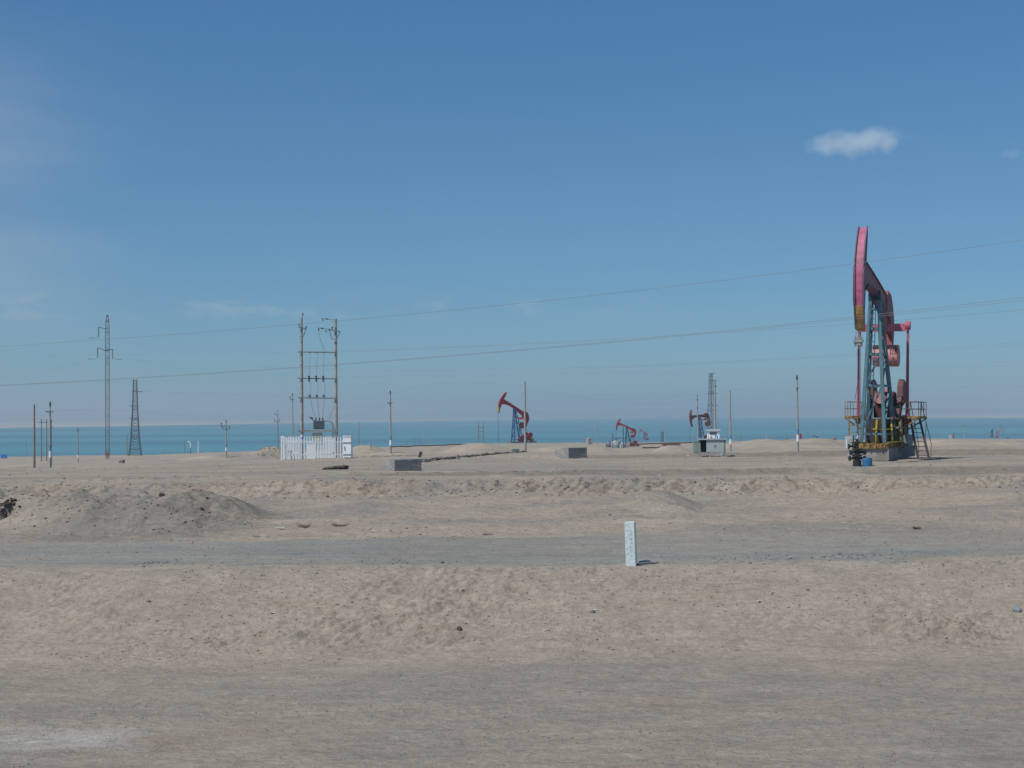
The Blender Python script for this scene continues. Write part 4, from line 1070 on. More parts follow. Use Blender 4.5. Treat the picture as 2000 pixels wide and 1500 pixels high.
# platform and transformer
b = MB()
for dy in (-0.45, 0.45): b.bar(l_(582, 842, dy), l_(661, 841, dy), 0.10, 0.16)
for x in (612, 622, 634): b.bar(l_(x, 840.5, -0.5), l_(x, 840.5, 0.5), 0.08, 0.08)
b.build('platform', M['greysteel'], st_)
b = MB(); c = (l_(612, 830) + l_(634, 830)) / 2
w = 21.5 * k; hh = 14 * k
b.box(c + Vector((0, 0, 0)), (w * 0.92, 0.62, hh)); b.box(c + Vector((0, 0, hh / 2 + 0.03)), (w, 0.70, 0.06))
for i in range(9): b.box(c + Vector((-w * 0.42 + i * w * 0.84 / 8, -0.36, -0.02)), (0.03, 0.12, hh * 0.85))
b.box(c + Vector((0, 0, -hh / 2 - 0.02)), (w * 0.9, 0.5, 0.06))
tr = b.build('transformer', M['transf'], st_)
for px in (617, 624, 630.5):
    q = l_(px, 822.5); b = MB(); b.lathe(q, [(0.035, 0), (0.07, 0.03), (0.045, 0.08), (0.07, 0.10), (0.045, 0.16), (0.06, 0.18), (0.03, 0.28)], 10); b.build('bushing', M['porcelain'], tr)
b = MB(); b.tube(l_(607, 817), l_(611, 816.5), 0.08, n=10); b.tube(l_(605.5, 813), l_(606, 817), 0.03, n=6); b.tube(l_(609, 817), l_(614, 823), 0.03, n=6); b.build('oil_conservator', M['porcelain'], tr)
b = MB(); b.path([l_(632, 823, -0.2), l_(643, 822.5, -0.2), l_(648, 825, -0.2), l_(650.5, 832, -0.2), l_(650.5, 846, -0.2), l_(650, 856, -0.2)], 0.035, n=8); b.build('conduit', M['steel'], st_)
b = MB(); b.path([l_(655, 792), l_(648, 805), l_(643, 820)], 0.015, n=5); b.build('stay_wire', M['steel'], st_)
b = MB(); b.tube(l_(590, 853.5), l_(590, 858.5), 3.62 * k, n=16); b.build('blue_plate', M['bluesign'], st_)
b = MB(); b.tube(l_(590, 850.5), l_(590, 853.3), 3.60 * k, n=16); b.tube(l_(590, 858.7), l_(590, 861), 3.60 * k, n=16); b.build('white_plate', M['white'], st_)
# hung meter cabinet below the transformer
b = MB(); c = l_(620, 857, -0.1); b.box(c, (18.5 * k, 0.5, 24 * k)); b.box(l_(620, 852.5, -0.1) + Vector((0, -0.005, 0)), (19.2 * k, 0.54, 1.6 * k))
b.build('meter_cabinet', mat('pale_yellow_cabinet', (0.48, 0.47, 0.38), 0.6), st_)

# picket fence round it
fz = [gz(PL.x - 1.6, DT - 1.5)]
def fpt(px, d): x = (px - 1000) / FPX * d; return Vector((x, d, gz(x, d)))
FA, FB, FC, FD_ = fpt(549, 107.5), fpt(670, 108.2), fpt(671, 112.0), fpt(552.5, 112.0)
zf = max(min(q.z for q in (FA, FB)), -9)
fen = empty('picket_fence', FA); tag(fen, 'white picket fence round the foot of the transformer station', 'fence')
FH = top_of(FA, 853.5)
for (a, c, lab) in ((FA, FB, 1), (FB, FC, 0), (FC, FD_, 0), (FD_, FA, 0)):
    b = MB(); L_ = (c - a).length; nn = int(L_ / 0.205); dirv = (c - a).normalized(); nrm = Vector((-dirv.y, dirv.x, 0)).normalized()
    ang = math.atan2(dirv.y, dirv.x); rot = Matrix.Rotation(ang, 3, 'Z')
    for i in range(nn + 1):
        q = a.lerp(c, i / nn); h = FH * (1 + 0.012 * math.sin(i * 2.3) - 0.02 * (i % 5 == 2)); zz = gz(q.x, q.y)
        wdt = 0.088
        bb = q - FA; z0 = zz - FA.z + 0.03; z1 = h
        e = 0.012
        pr_ = [(-wdt / 2, z0), (wdt / 2, z0), (wdt / 2, z1 - 0.04), (0, z1), (-wdt / 2, z1 - 0.04)]
        jt = 0.006 * math.sin(i * 5.1)
        b.prism([(x + jt * (1 if zq > 0.5 else 0), zq) for x, zq in pr_], Vector((bb.x, bb.y, 0)) + nrm * 0.03 * (-1 if True else 1), dirv, Vector((0, 0, 1)), e * 2)
    b.build('pickets', M['white'], fen)
    b = MB()
    for t in (0.22, 0.76): b.bar(a - FA + Vector((0, 0, FH * t + (0))), Vector((c.x - FA.x, c.y - FA.y, FH * t)), 0.03, 0.07)
    b.build('rail', M['white'], fen)
    b = MB(); b.bar(Vector((a.x - FA.x, a.y - FA.y, -0.4)), Vector((a.x - FA.x, a.y - FA.y, FH + 0.05)), 0.09, 0.09); b.build('post', M['white'], fen)
# the tall white cabinet at its right corner
P = fpt(677, 107.2); k = P.y / FPX; h = top_of(P, 852)
r = empty('electric_cabinet', P, R(-8)); tag(r, 'tall white cabinet with two grey bands at the right end of the picket fence', 'cabinet')
b = MB(); b.box((0, 0.25, h / 2 + 0.05), (16 * k, 0.5, h - 0.1)); b.box((0, 0.25, h), (17 * k, 0.58, 0.05)); b.build('body', M['white'], r)
for z in (0.70, 0.17): b = MB(); b.box((0, -0.005, h * z), (15.6 * k, 0.02, 0.12)); b.build('band', mat('grey_band', (0.26, 0.30, 0.33), 0.6), r)
b = MB(); b.box((-4.5 * k, -0.02, h * 0.45), (0.05, 0.04, 0.3)); b.build('handle', M['steel'], r)
# the white meter box half hidden behind the pickets
P = fpt(607, 109.2); b = MB(); b.box((0, 0, 0.62), (0.62, 0.4, 1.2)); b.box((0, 0, 1.24), (0.7, 0.46, 0.05)); o = b.build('electric_cabinet', M['white']); o.location = P
tag(o, 'low white cabinet inside the picket fence, seen between the pickets', 'cabinet')

# ------------------------------------------------------------ control cabinet right of centre
P = pt(1391, 893, 92.0); P.z = gz(P.x, P.y); k = P.y / FPX
r = empty('control_stand', P, R(-6)); tag(r, 'pale steel stand on short legs with double doors and an open left bay', 'stand')
zt = top_of(P, 858)
W_ = 53 * k; D_ = 0.75
zb0 = top_of(P, 884.5)
b = MB(); b.box((0, 0.35, zt), (W_ + 0.14, D_ + 0.2, 0.07)); b.build('table_top', M['cabinet'], r)
b = MB(); b.box((6 * k, 0.32, (zb0 + zt) / 2), (34 * k, D_ * 0.9, zt - zb0 - 0.06)); b.build('cupboard', M['cabinet'], r)
for sg in (-1, 1):
    b = MB(); b.box((6 * k + sg * 8.4 * k, -0.028, (zb0 + zt) / 2), (16.6 * k, 0.02, zt - zb0 - 0.12)); dd = b.build('door', M['cabinet'], r)
    b = MB(); b.box((6 * k + sg * 1.2 * k, -0.05, (zb0 + zt) / 2), (0.03, 0.03, 0.14)); b.build('handle', M['steel'], dd)
b = MB(); b.box((-17 * k, 0.55, (zb0 + zt) / 2), (12 * k, 0.3, zt - zb0 - 0.08)); b.build('open_bay', M['dark'], r)
b = MB(); b.box((-14 * k, 0.32, zb0 - 0.0), (24 * k, D_, 0.08)); b.build('shelf', M['greysteel'], r)
for (x, y) in ((-24, 0.02), (-24, 0.62), (25, 0.02), (25, 0.62)):
    b = MB(); b.box((x * k, y, zt / 2), (0.10, 0.10, zt - 0.02)); b.box((x * k, y, 0.02), (0.26, 0.2, 0.14)); b.build('leg', M['greysteel'], r)
b = MB(); b.box((25.5 * k, 0.32, (zb0 + zt) / 2), (0.04, D_ * 0.8, zt - zb0)); b.build('side_panel', M['greysteel'], r)
for x in (-4.5, 18): b = MB(); b.box((x * k, 0.0, zb0 / 2 + 0.02), (0.09, 0.08, zb0)); b.build('short_leg', M['cabinet'], r)
b = MB(); b.bar((-4.5 * k, 0, 0.1), (18 * k, 0, 0.1), 0.05, 0.05); b.build('foot_rail', M['cabinet'], r)
# cabinet on top
P2 = Vector((P.x + 4 * k, P.y + 0.3, P.z + zt + 0.036)); h2 = top_of(P, 841) - zt
c2 = empty('meter_cabinet', P2, R(-6)); tag(c2, 'white metering cabinet with window and warning signs standing on the steel stand', 'cabinet')
w2 = 24 * k
b = MB(); b.box((0, 0.1, h2 / 2 - 0.015), (w2, 0.42, h2 - 0.03)); b.build('body', M['white'], c2)
b = MB(); b.prism([(-w2 / 2 - 0.07, 0), (w2 / 2 + 0.07, 0), (w2 / 2 + 0.05, 0.045), (-w2 / 2 - 0.05, 0.045)], (0, 0.08, h2 - 0.03), (1, 0, 0), (0, 0, 1), 0.62); b.build('lid', M['white'], c2)
b = MB(); b.box((0, -0.116, h2 / 2 - 0.02), (w2 * 0.93, 0.012, h2 * 0.86)); dr = b.build('door', M['white'], c2)
b = MB(); b.box((-0.01, -0.128, h2 * 0.60), (w2 * 0.56, 0.012, h2 * 0.30)); b.build('window', M['window'], dr)
b = MB(); s = h2 * 0.17; cc = Vector((-w2 * 0.16, -0.128, h2 * 0.19)); b.prism([(-s, -s * 0.8), (s, -s * 0.8), (0, s)], cc, (1, 0, 0), (0, 0, 1), 0.01); ws = b.build('warning_sign', M['orange'], dr)
b = MB(); b.prism([(0.01, s * 0.55), (-0.03, 0.0), (0.0, 0.0), (-0.012, -s * 0.6), (0.03, 0.012), (0.004, 0.012)], cc + Vector((0, -0.007, 0)), (1, 0, 0), (0, 0, 1), 0.005); b.build('warning_symbol', M['dark'], ws)
b = MB(); cc = Vector((w2 * 0.24, -0.128, h2 * 0.20)); b.tube(cc + Vector((0, 0.005, 0)), cc - Vector((0, 0.006, 0)), h2 * 0.19, n=24); bs = b.build('round_sign', M['bluesign'], dr)
b = MB(); cc = cc - Vector((0, 0.009, 0)); b.tube(cc + Vector((0, 0.003, -0.01)), cc + Vector((0, -0.003, -0.01)), h2 * 0.07, n=16); b.box(cc + Vector((0, 0, -0.065)), (0.07, 0.005, 0.05)); b.build('sign_symbol', M['white'], bs)
b = MB(); b.box((-w2 * 0.40, -0.13, h2 * 0.22), (0.02, 0.02, 0.10)); b.build('handle', M['steel'], dr)
# green cabinet behind
P3 = pt(1361.5, 885, 96); P3.z = gz(P3.x, P3.y); k3 = 96 / FPX
h3 = top_of(P3, 862.5)
r = empty('switch_cabinet', P3, R(4)); tag(r, 'pale green cabinet standing just left of the steel stand', 'cabinet')
b = MB(); b.box((0, 0.2, h3 / 2), (13.5 * k3, 0.5, h3)); b.box((0, 0.2, h3 + 0.02), (15 * k3, 0.58, 0.05)); b.build('body', M['greencab'], r)
b = MB(); b.box((0, -0.06, h3 * 0.5), (11.5 * k3, 0.02, h3 * 0.86)); b.build('door', M['greencab'], r)

# ------------------------------------------------------------ concrete blocks
def block(pxc, pyc, w1, w2_, ytop, label, m, rough=0.02, ang=35, masonry=False, d=None):
    P = hit(pxc, pyc) if d is None else pt(pxc, pyc, d)
    k = P.y / FPX; a = R(ang)
    L1 = w1 * k / math.cos(a); L2 = w2_ * k / math.sin(a); h = top_of(P, ytop)
    me_ = bmesh.new(); bmesh.ops.create_cube(me_, size=1)
    bmesh.ops.subdivide_edges(me_, edges=me_.edges[:], cuts=9, use_grid_fill=True)
    for v in me_.verts:
        x, y, z = v.co
        v.co = Vector(((x + 0.5) * L1, (y + 0.5) * L2, (z + 0.5) * (h + 0.12) - 0.12))
        j = float(fbm(np.array([v.co.x * 1.0 + v.co.z * 3.1]), np.array([v.co.y + v.co.z * 1.7]), 0.25, 3)[0])
        edge_ = (abs(x) > 0.49) + (abs(y) > 0.49) + (abs(z) > 0.49)
        v.co += Vector((-x, -y, -z)).normalized() * rough * (0.4 + max(0, j) * (2.2 if edge_ > 1 else 0.8))
    md = bpy.data.meshes.new('concrete_block'); me_.to_mesh(md); me_.free(); md.materials.append(m)
    o = bpy.data.objects.new('concrete_block', md); col.objects.link(o); o.location = P; o.rotation_euler = (0, 0, a)
    return tag(o, label, 'concrete block', 'concrete blocks')
block(770.5, 920, 51, 24, 897.5, 'low concrete block with dark face right of the dark pit', M['concdark'])
block(1110.5, 895.5, 38, 25.5, 874.5, 'rough grey concrete block between the red pumpjack and the round tanks', M['concdark'], rough=0.035, ang=35)
q = hit(1125, 897); 
block(1001, 884, 14, 2.5, 877, 'small dark trough-like block in front of the red pumpjack with blue tower', M['transf'], ang=12)

# ------------------------------------------------------------ tanks and small things of the plain
def htank(px, py, d, length_px, r_px, m, label, yaw=0.0, cat='tank'):
    P = pt(px, py, d); k = d / FPX; rr = r_px * k; ln = length_px * k / max(0.3, abs(math.cos(yaw)))
    root = empty('storage_tank', P, yaw); tag(root, label, cat, 'tanks')
    b = MB(); b.path([(-ln / 2, 0, rr), (-ln / 2 + rr * 0.15, 0, rr), (-ln / 2 + rr * 0.4, 0, rr), (ln / 2 - rr * 0.4, 0, rr), (ln / 2 - rr * 0.15, 0, rr), (ln / 2, 0, rr)], [rr * 0.55, rr * 0.85, rr, rr, rr * 0.85, rr * 0.55], n=20)
    b.build('tank_shell', m, root, smooth=True)
    b = MB(); b.tube((0, 0, rr * 1.95), (0, 0, rr * 2.3), rr * 0.25, n=10); b.build('manhole', M['steel'], root)
    for x in (-ln * 0.3, ln * 0.3): b = MB(); b.box((x, 0, rr * 0.2), (rr * 0.35, rr * 1.5, rr * 0.6)); b.build('saddle', M['steel'], root)
    return root
htank(867, 879, 400, 27, 4.3, M['whitetank'], 'long pale tank lying on the plain left of the conical mound', R(-4))
htank(1203, 878, 300, 9, 9.0, M['tank'], 'round grey tank seen end-on left of the bright red pumpjack', R(78))
htank(1216, 878, 306, 8, 7.2, M['tank'], 'second grey tank close behind the round end-on tank', R(70))
htank(1190, 874, 310, 8, 5.5, M['galv'], 'small dark grey tank left of the round end-on tank', R(60))
P = pt(1208, 879, 296); k = P.y / FPX
r = empty('pipe_rack', P); tag(r, 'dark pipework frame standing over the round grey tanks', 'pipe frame')
b = MB(); b.bar((-11 * k, 0, 24 * k), (16 * k, 0, 23 * k), 0.14); b.build('top_pipe', M['steel'], r)
b = MB(); b.bar((-11 * k, 0, -0.3), (-11 * k, 0, 33 * k), 0.12); b.bar((9.5 * k, 0, -0.3), (9.5 * k, 0, 45 * k), 0.14); b.build('upright_pipe', M['darkteal'], r)
b = MB(); b.box((16 * k, -0.5, 6 * k), (3.5 * k, 0.5, 13 * k)); b.build('valve_block', M['greysteel'], r)
b = MB(); b.bar((3 * k, -0.6, 0), (3 * k, -0.6, 12 * k), 0.15); b.build('white_pipe', M['white'], r)
def vtank(px, py, d, w, ytop, m, label, name='storage_tank'):
    P = pt(px, py, d); k = d / FPX; h = top_of(P, ytop); rr = w * k / 2
    b = MB(); b.lathe((0, 0, -0.3), [(rr, 0), (rr, h + 0.2), (rr * 1.06, h + 0.21), (rr * 1.06, h + 0.32), (rr * 0.2, h + 0.5)], 18); o = b.build(name, m, smooth=True); o.location = P
    return tag(o, label, 'tank', 'tanks')
vtank(1149, 867, 400, 9.5, 856.5, M['pole'], 'small round concrete tank on the plain above the rough grey block')
vtank(1155, 866.5, 396, 3.5, 861, M['greysteel'], 'tiny barrel-like drum against the small round concrete tank')
vtank(1628, 861, 430, 10, 855.5, M['woodpole'], 'low dark round tank on the skyline left of the nearest pumpjack')
# low brown wall with pipe
P = pt(1311, 872, 330); k = P.y / FPX
b = MB(); b.box((1 * k, 0, 2.5 * k), (34 * k, 0.4, 5.0 * k)); b.box((-16 * k, -0.1, 3.5 * k), (5 * k, 0.7, 7.5 * k)); b.box((1 * k, 0, 5.2 * k), (34.5 * k, 0.5, 0.08)); o = b.build('brick_wall', M['brick']); o.location = P
tag(o, 'low brown wall on the plain left of the brown pumpjack', 'wall')
P = hit(1282, 875)
def pipeline(p0, p1, d0, d1, r, m, label, lift=0.15, n=24):
    a = pt(*p0, d0); c = pt(*p1, d1); pts = []
    for i in range(n + 1):
        q = a.lerp(c, i / n); q.z = gz(q.x, q.y) + lift; pts.append(q)
    b = MB(); b.path(pts, r, n=8); o = b.build('pipeline', m, smooth=True); return tag(o, label, 'pipe', 'pipelines')
pipeline((764, 880), (950, 877), 300, 320, 0.12, M['rust'], 'long thin dark pipe lying behind the banded pole, left of the conical mound', 0.35)
pipeline((1232, 868), (1360, 867), 330, 335, 0.14, M['rust'], 'dark pipe on the plain between the bright red and the brown pumpjack', 0.6)
pipeline((1255, 875), (1292, 876), 260, 262, 0.12, M['soilshade'], 'short dark pipe lying just right of the bright red pumpjack', 0.3)
# wire loop
P = pt(815, 876, 380); k = P.y / FPX
pts = [Vector((math.cos(t) * 6.0 * k - 0 * k, math.sin(t * 0.5) * 0.3, 15 * k + math.sin(t) * 7.0 * k)) for t in np.linspace(-0.4, 5.9, 26)]
pts = [Vector((16 * k, 0, 0.0)), Vector((11 * k, 0, 6 * k))] + pts
b = MB(); b.path(pts, 0.045, n=6); b.tube((-7 * k, 0, -0.5), (-7 * k, 0, 14 * k), 0.03, n=6); o = b.build('cable_coil', M['steel']); o.location = P
tag(o, 'thin dark loop of cable standing against the lake left of the pale tank', 'cable')
# white bent pipe (flare)
P = pt(372, 889, 400); k = P.y / FPX
r = empty('vent_pipe', P); tag(r, 'white bent vent pipe with a dark lower half on the left shore', 'pipe')
b = MB(); b.tube((0, 0, -0.5), (0, 0, 13 * k), 0.9 * k, n=8); b.box((-5.5 * k, 0, 7 * k), (2 * k, 0.1, 2 * k)); b.bar((-5.5 * k, 0, 7 * k), (0, 0, 4 * k), 0.08); b.build('lower_pipe', M['steel'], r)
b = MB(); b.path([(0, 0, 14 * k), (0, 0, 22 * k), (-0.6 * k, 0, 25 * k), (-2.5 * k, 0, 26 * k), (-5 * k, 0, 26.5 * k)], 1.0 * k, n=8); b.build('bent_pipe', M['white'], r)
# blue panel far left
P = hit(7.5, 896.5); k = P.y / FPX
r = empty('blue_sign_board', P); tag(r, 'plain blue board at the left edge of the picture', 'sign')
b = MB(); b.box((0, 0, 4.6 * k), (12.4 * k, 0.12, 7 * k)); b.build('board', M['bluesign'], r)
b = MB(); b.bar((-5 * k, 0.1, -0.3), (-5 * k, 0.1, 6 * k), 0.1); b.bar((5 * k, 0.1, -0.3), (5 * k, 0.1, 6 * k), 0.1); b.build('post', M['steel'], r)
# dark crate by the tower
P = hit(238.5, 904); k = P.y / FPX
b = MB(); b.box((1.2 * k, 0, 3 * k), (4 * k, 0.8, 6 * k), Matrix.Rotation(0.1, 3, 'Y')); b.box((-3 * k, 0.1, 2 * k), (4.5 * k, 0.9, 3.6 * k), Matrix.Rotation(-0.4, 3, 'Y')); o = b.build('broken_crate', M['woodpole']); o.location = P
tag(o, 'broken brown crate on the plain between the slim mast and the tapered tower', 'crate')
# distant dark car
def car(px, py, d, wpx, label):
    P = pt(px, py, d); k = d / FPX; L_ = wpx * k; h = L_ * 0.36
    r = empty('parked_car', P); tag(r, label, 'car', 'cars parked far off')
    b = MB(); b.prism([(-0.5 * L_, 0.16 * L_ * 0.5), (-0.5 * L_, h * 0.50), (-0.42 * L_, h * 0.58), (-0.30 * L_, h * 0.95), (0.18 * L_, h), (0.34 * L_, h * 0.62), (0.49 * L_, h * 0.5), (0.5 * L_, 0.16 * L_ * 0.5)], (0, 0, 0), (1, 0, 0), (0, 0, 1), L_ * 0.4)
    b.build('body', M['vehicle'], r)
    b = MB(); b.prism([(-0.28 * L_, h * 0.62), (-0.22 * L_, h * 0.90), (0.15 * L_, h * 0.93), (0.26 * L_, h * 0.64)], (0, 0, 0), (1, 0, 0), (0, 0, 1), L_ * 0.405); b.build('window', M['glass'], r)
    for x in (-0.3, 0.3):
        for sg in (-1, 1):
            b = MB(); b.tube((x * L_, sg * L_ * 0.17, h * 0.22), (x * L_, sg * L_ * 0.215, h * 0.22), h * 0.22, n=14); b.build('wheel', M['black'], r)
car(1540, 862, 455, 13, 'dark blue car parked on the skyline left of the pole with a red plate')
car(1968.5, 856.5, 520, 5, 'tiny dark car parked on the skyline right of the tiny pink pumpjack')
# hut and white box
def hut(px, py, d, w, ytop, m, label):
    P = pt(px, py, d); k = d / FPX; h = top_of(P, ytop)
    r = empty('hut', P); tag(r, label, 'hut')
    b = MB(); b.box((0, 0, h / 2 - 0.2), (w * k, w * k * 0.8, h)); b.build('wall', m, r)
    b = MB(); b.box((0, 0, h - 0.15), (w * k * 1.1, w * k * 0.9, 0.15)); b.build('roof', M['greysteel'], r)
    b = MB(); b.box((w * k * 0.2, -w * k * 0.41, h * 0.4), (w * k * 0.22, 0.05, h * 0.6)); b.build('door', M['steel'], r)
hut(1858, 857, 560, 7.5, 847, M['offwhite'], 'tiny pale hut on the skyline right of the access stair')
P = pt(1863, 857, 540); k = P.y / FPX; b = MB(); b.lathe((0, 0, -0.3), [(0.9 * k, 0), (0.9 * k, 8 * k), (0.6 * k, 10 * k), (0.3 * k, 13 * k)], 10); o = b.build('chimney_stack', M['darkteal']); o.location = P; tag(o, 'tiny dark stack beside the pale hut on the skyline', 'stack')
P = pt(1418.5, 866, 350); k = P.y / FPX; b = MB(); b.box((0, 0, 1.6 * k), (4.4 * k, 0.6, 3.2 * k)); b.box((0, 0, 3.3 * k), (4.8 * k, 0.7, 0.08)); o = b.build('white_crate', M['offwhite']); o.location = P; tag(o, 'small white crate on the plain right of the control cabinet', 'crate')
# small valve stand near the mound right of the fence
P = hit(725, 878); k = P.y / FPX
b = MB(); b.tube((0, 0, -0.2), (0, 0, 9 * k), 0.5 * k, n=8); b.bar((-2 * k, 0, 5 * k), (2 * k, 0, 5.4 * k), 0.5 * k); b.box((0, 0, 8 * k), (1.6 * k, 0.1, 2 * k)); o = b.build('valve_stand', M['steel']); o.location = P
tag(o, 'tiny valve stand on the mound right of the picket fence', 'valve')
P = hit(821, 893); b = MB(); b.box((0, 0, 0.2), (0.22, 0.3, 0.42), Matrix.Rotation(0.3, 3, 'Y')); o = b.build('broken_stump', M['soilshade']); o.location = P; tag(o, 'dark stump of concrete on the pad behind the low block', 'stump')

# ------------------------------------------------------------ the near white post
P = hit(1233, 1106); P = Vector((P.x, P.y, gz(P.x, P.y))); k = P.y / FPX; h = top_of(P, 1019)
r = empty('marker_post', P, R(-14)); tag(r, 'white painted concrete marker post leaning slightly left at the roadside', 'marker post')
w = 20.0 * k; dp = 0.17
mpost = mat('chipped_white_paint', (0.60, 0.69, 0.69), 0.7, var=0.12, scale=12, c2=(0.40, 0.43, 0.41), mix2=0.30, scale2=9, bump=0.3)
lean = -3.0 * k
b = MB()
b.add([(-w / 2, 0, -0.25), (w / 2, 0, -0.25), (w / 2, dp, -0.25), (-w / 2, dp, -0.25),
       (-w / 2 + lean, 0, h - 0.01), (w / 2 + lean, 0, h), (w / 2 + lean, dp, h), (-w / 2 + lean, dp, h - 0.01)],
      [(3, 2, 1, 0), (4, 5, 6, 7), (0, 1, 5, 4), (1, 2, 6, 5), (2, 3, 7, 6), (3, 0, 4, 7)])
po = b.build('post_body', mpost, r)
bm = bmesh.new(); bm.from_mesh(po.data); bmesh.ops.bevel(bm, geom=bm.edges[:], offset=0.012, segments=2, affect='EDGES'); bm.to_mesh(po.data); bm.free()
b = MB(); random.seed(3)
for i in range(7):                       # worn, unreadable stencil marks down the face
    zc = h * (0.80 - i * 0.095); xc = lean * zc / h + 0.012
    for j in range(4):
        a = random.uniform(-0.035, 0.035); c = random.uniform(-0.026, 0.026)
        if random.random() < 0.55: b.box((xc + a * 0.4, -0.001, zc + c), (random.uniform(0.02, 0.055), 0.003, 0.006))
        else: b.box((xc + a, -0.001, zc + c * 0.4), (0.006, 0.003, random.uniform(0.015, 0.04)))
b.build('worn_lettering', mat('faded_black_paint', (0.36, 0.39, 0.38), 0.8), r)
# slab lying beside it
P = hit(1258, 1101); b = MB(); k = P.y / FPX
b.prism([(-12 * k, -0.35), (14 * k, -0.16), (12 * k, 0.10), (-8 * k, 0.30)], (0, 0, 0.03), (1, 0, 0), (0, 1, 0.02), 0.05); o = b.build('stone_slab', M['pole']); o.location = P
tag(o, 'flat pale slab lying on the gravel just right of the marker post', 'slab')

# ------------------------------------------------------------ stones, clods, litter
def rock_verts(seed, squash=0.7):
    bm_ = bmesh.new(); bmesh.ops.create_icosphere(bm_, subdivisions=2, radius=1)
    v = np.array([x.co[:] for x in bm_.verts]); f = np.array([[y.index for y in x.verts] for x in bm_.faces]); bm_.free()
    rg = np.random.default_rng(seed); dirs = rg.normal(size=(7, 3)); dirs /= np.linalg.norm(dirs, axis=1)[:, None]
    cut = rg.uniform(0.55, 0.9, 7)
    for d, c in zip(dirs, cut):
        t = v @ d; over = np.clip(t - c, 0, None); v = v - over[:, None] * d[None, :]
    v = v * np.array([1, rg.uniform(0.6, 0.95), squash]); return v, f
def small_rock(seed):
    bm_ = bmesh.new(); bmesh.ops.create_icosphere(bm_, subdivisions=1, radius=1)
    v = np.array([x.co[:] for x in bm_.verts]); f = np.array([[y.index for y in x.verts] for x in bm_.faces]); bm_.free()
    rg = np.random.default_rng(seed); v = v * rg.uniform(0.75, 1.15, (len(v), 1)) * np.array([1.1, 0.85, 0.65]); return v, f
def scatter(name, X, Y, S, mats, label, seed=1, sink=0.25, stretch=1.0):
    rg = np.random.default_rng(seed); base = [small_rock(s) for s in range(6)]
    Z = terrain(X, Y); n = len(X); vs = []; fs = []; mi = []; o = 0
    rot = rg.uniform(0, 6.28, n); kind = rg.integers(0, 6, n); mm = rg.integers(0, len(mats), n)
    for kd in range(6):
        idx = np.nonzero(kind == kd)[0]; v, f = base[kd]
        c, s = np.cos(rot[idx]), np.sin(rot[idx])
        vx = (v[None, :, 0] * c[:, None] - v[None, :, 1] * s[:, None]) * S[idx][:, None] * stretch + X[idx][:, None]
        vy = (v[None, :, 0] * s[:, None] + v[None, :, 1] * c[:, None]) * S[idx][:, None] + Y[idx][:, None]
        vz = (v[None, :, 2] - sink + 0.65 * 0.6) * S[idx][:, None] + Z[idx][:, None]
        vv = np.stack([vx, vy, vz], -1).reshape(-1, 3); ff = (f[None] + (np.arange(len(idx)) * len(v))[:, None, None]).reshape(-1, 3) + o
        vs.append(vv); fs.append(ff); mi.append(np.repeat(mm[idx], len(f))); o += len(vv)
    vs = np.concatenate(vs); fs = np.concatenate(fs); mi = np.concatenate(mi)
    me = bpy.data.meshes.new(name); me.vertices.add(len(vs)); me.vertices.foreach_set('co', vs.astype(np.float32).reshape(-1))
    me.loops.add(fs.size); me.loops.foreach_set('vertex_index', fs.astype(np.int32).reshape(-1))
    me.polygons.add(len(fs)); me.polygons.foreach_set('loop_start', np.arange(0, fs.size, 3, dtype=np.int32)); me.polygons.foreach_set('material_index', mi.astype(np.int32))
    for m in mats: me.materials.append(m)
    me.update(calc_edges=True)
    ob = bpy.data.objects.new(name, me); col.objects.link(ob); return tag(ob, label, 'stones', kind='stuff')
rg = np.random.default_rng(5)
def region(n, y0, y1, smin, smax, pw=2.5):
    Y = rg.uniform(y0, y1, n); X = rg.uniform(-0.40, 0.40, n) * Y; S = smin + (smax - smin) * rg.random(n) ** pw
    return X, Y, S
parts = [region(9000, 14, 25, 0.004, 0.017, 4), region(8000, 24.5, 30, 0.005, 0.028, 6), region(3500, 29.5, 37, 0.006, 0.028, 5), region(3500, 36, 50, 0.008, 0.045, 6), region(2500, 48.5, 52, 0.012, 0.06, 4), region(2200, 52, 95, 0.012, 0.06, 5)]
X = np.concatenate([p[0] for p in parts]); Y = np.concatenate([p[1] for p in parts]); S = np.concatenate([p[2] for p in parts])
keep = (fbm(X, Y, 2.2, 3, ox=11) > -0.12) | (Y > 48)
scatter('pebbles', X[keep], Y[keep], S[keep], [M['sandrock'], M['sandrock'], M['greyrock'], M['redrock'], mat('dark_stone', (0.16, 0.145, 0.13), 0.95)], 'loose pebbles and small clods scattered over the sand', stretch=1.2)
# coarse gravel along the near edge of the track
n = 1300; cxs = rg.uniform(-0.4, 0.4, n) * 31; clus = fbm(cxs, cxs * 0 + 30, 2.0, 3, ox=8)
Y = 30.4 + rg.normal(0, 0.45, n); kp = clus > 0.05
scatter('track_gravel', cxs[kp], Y[kp], (0.010 + 0.035 * rg.random(n) ** 3)[kp], [M['greyrock'], mat('blue_grey_gravel', (0.17, 0.18, 0.18), 0.9)], 'blue grey gravel heaped along the near edge of the track', seed=4)
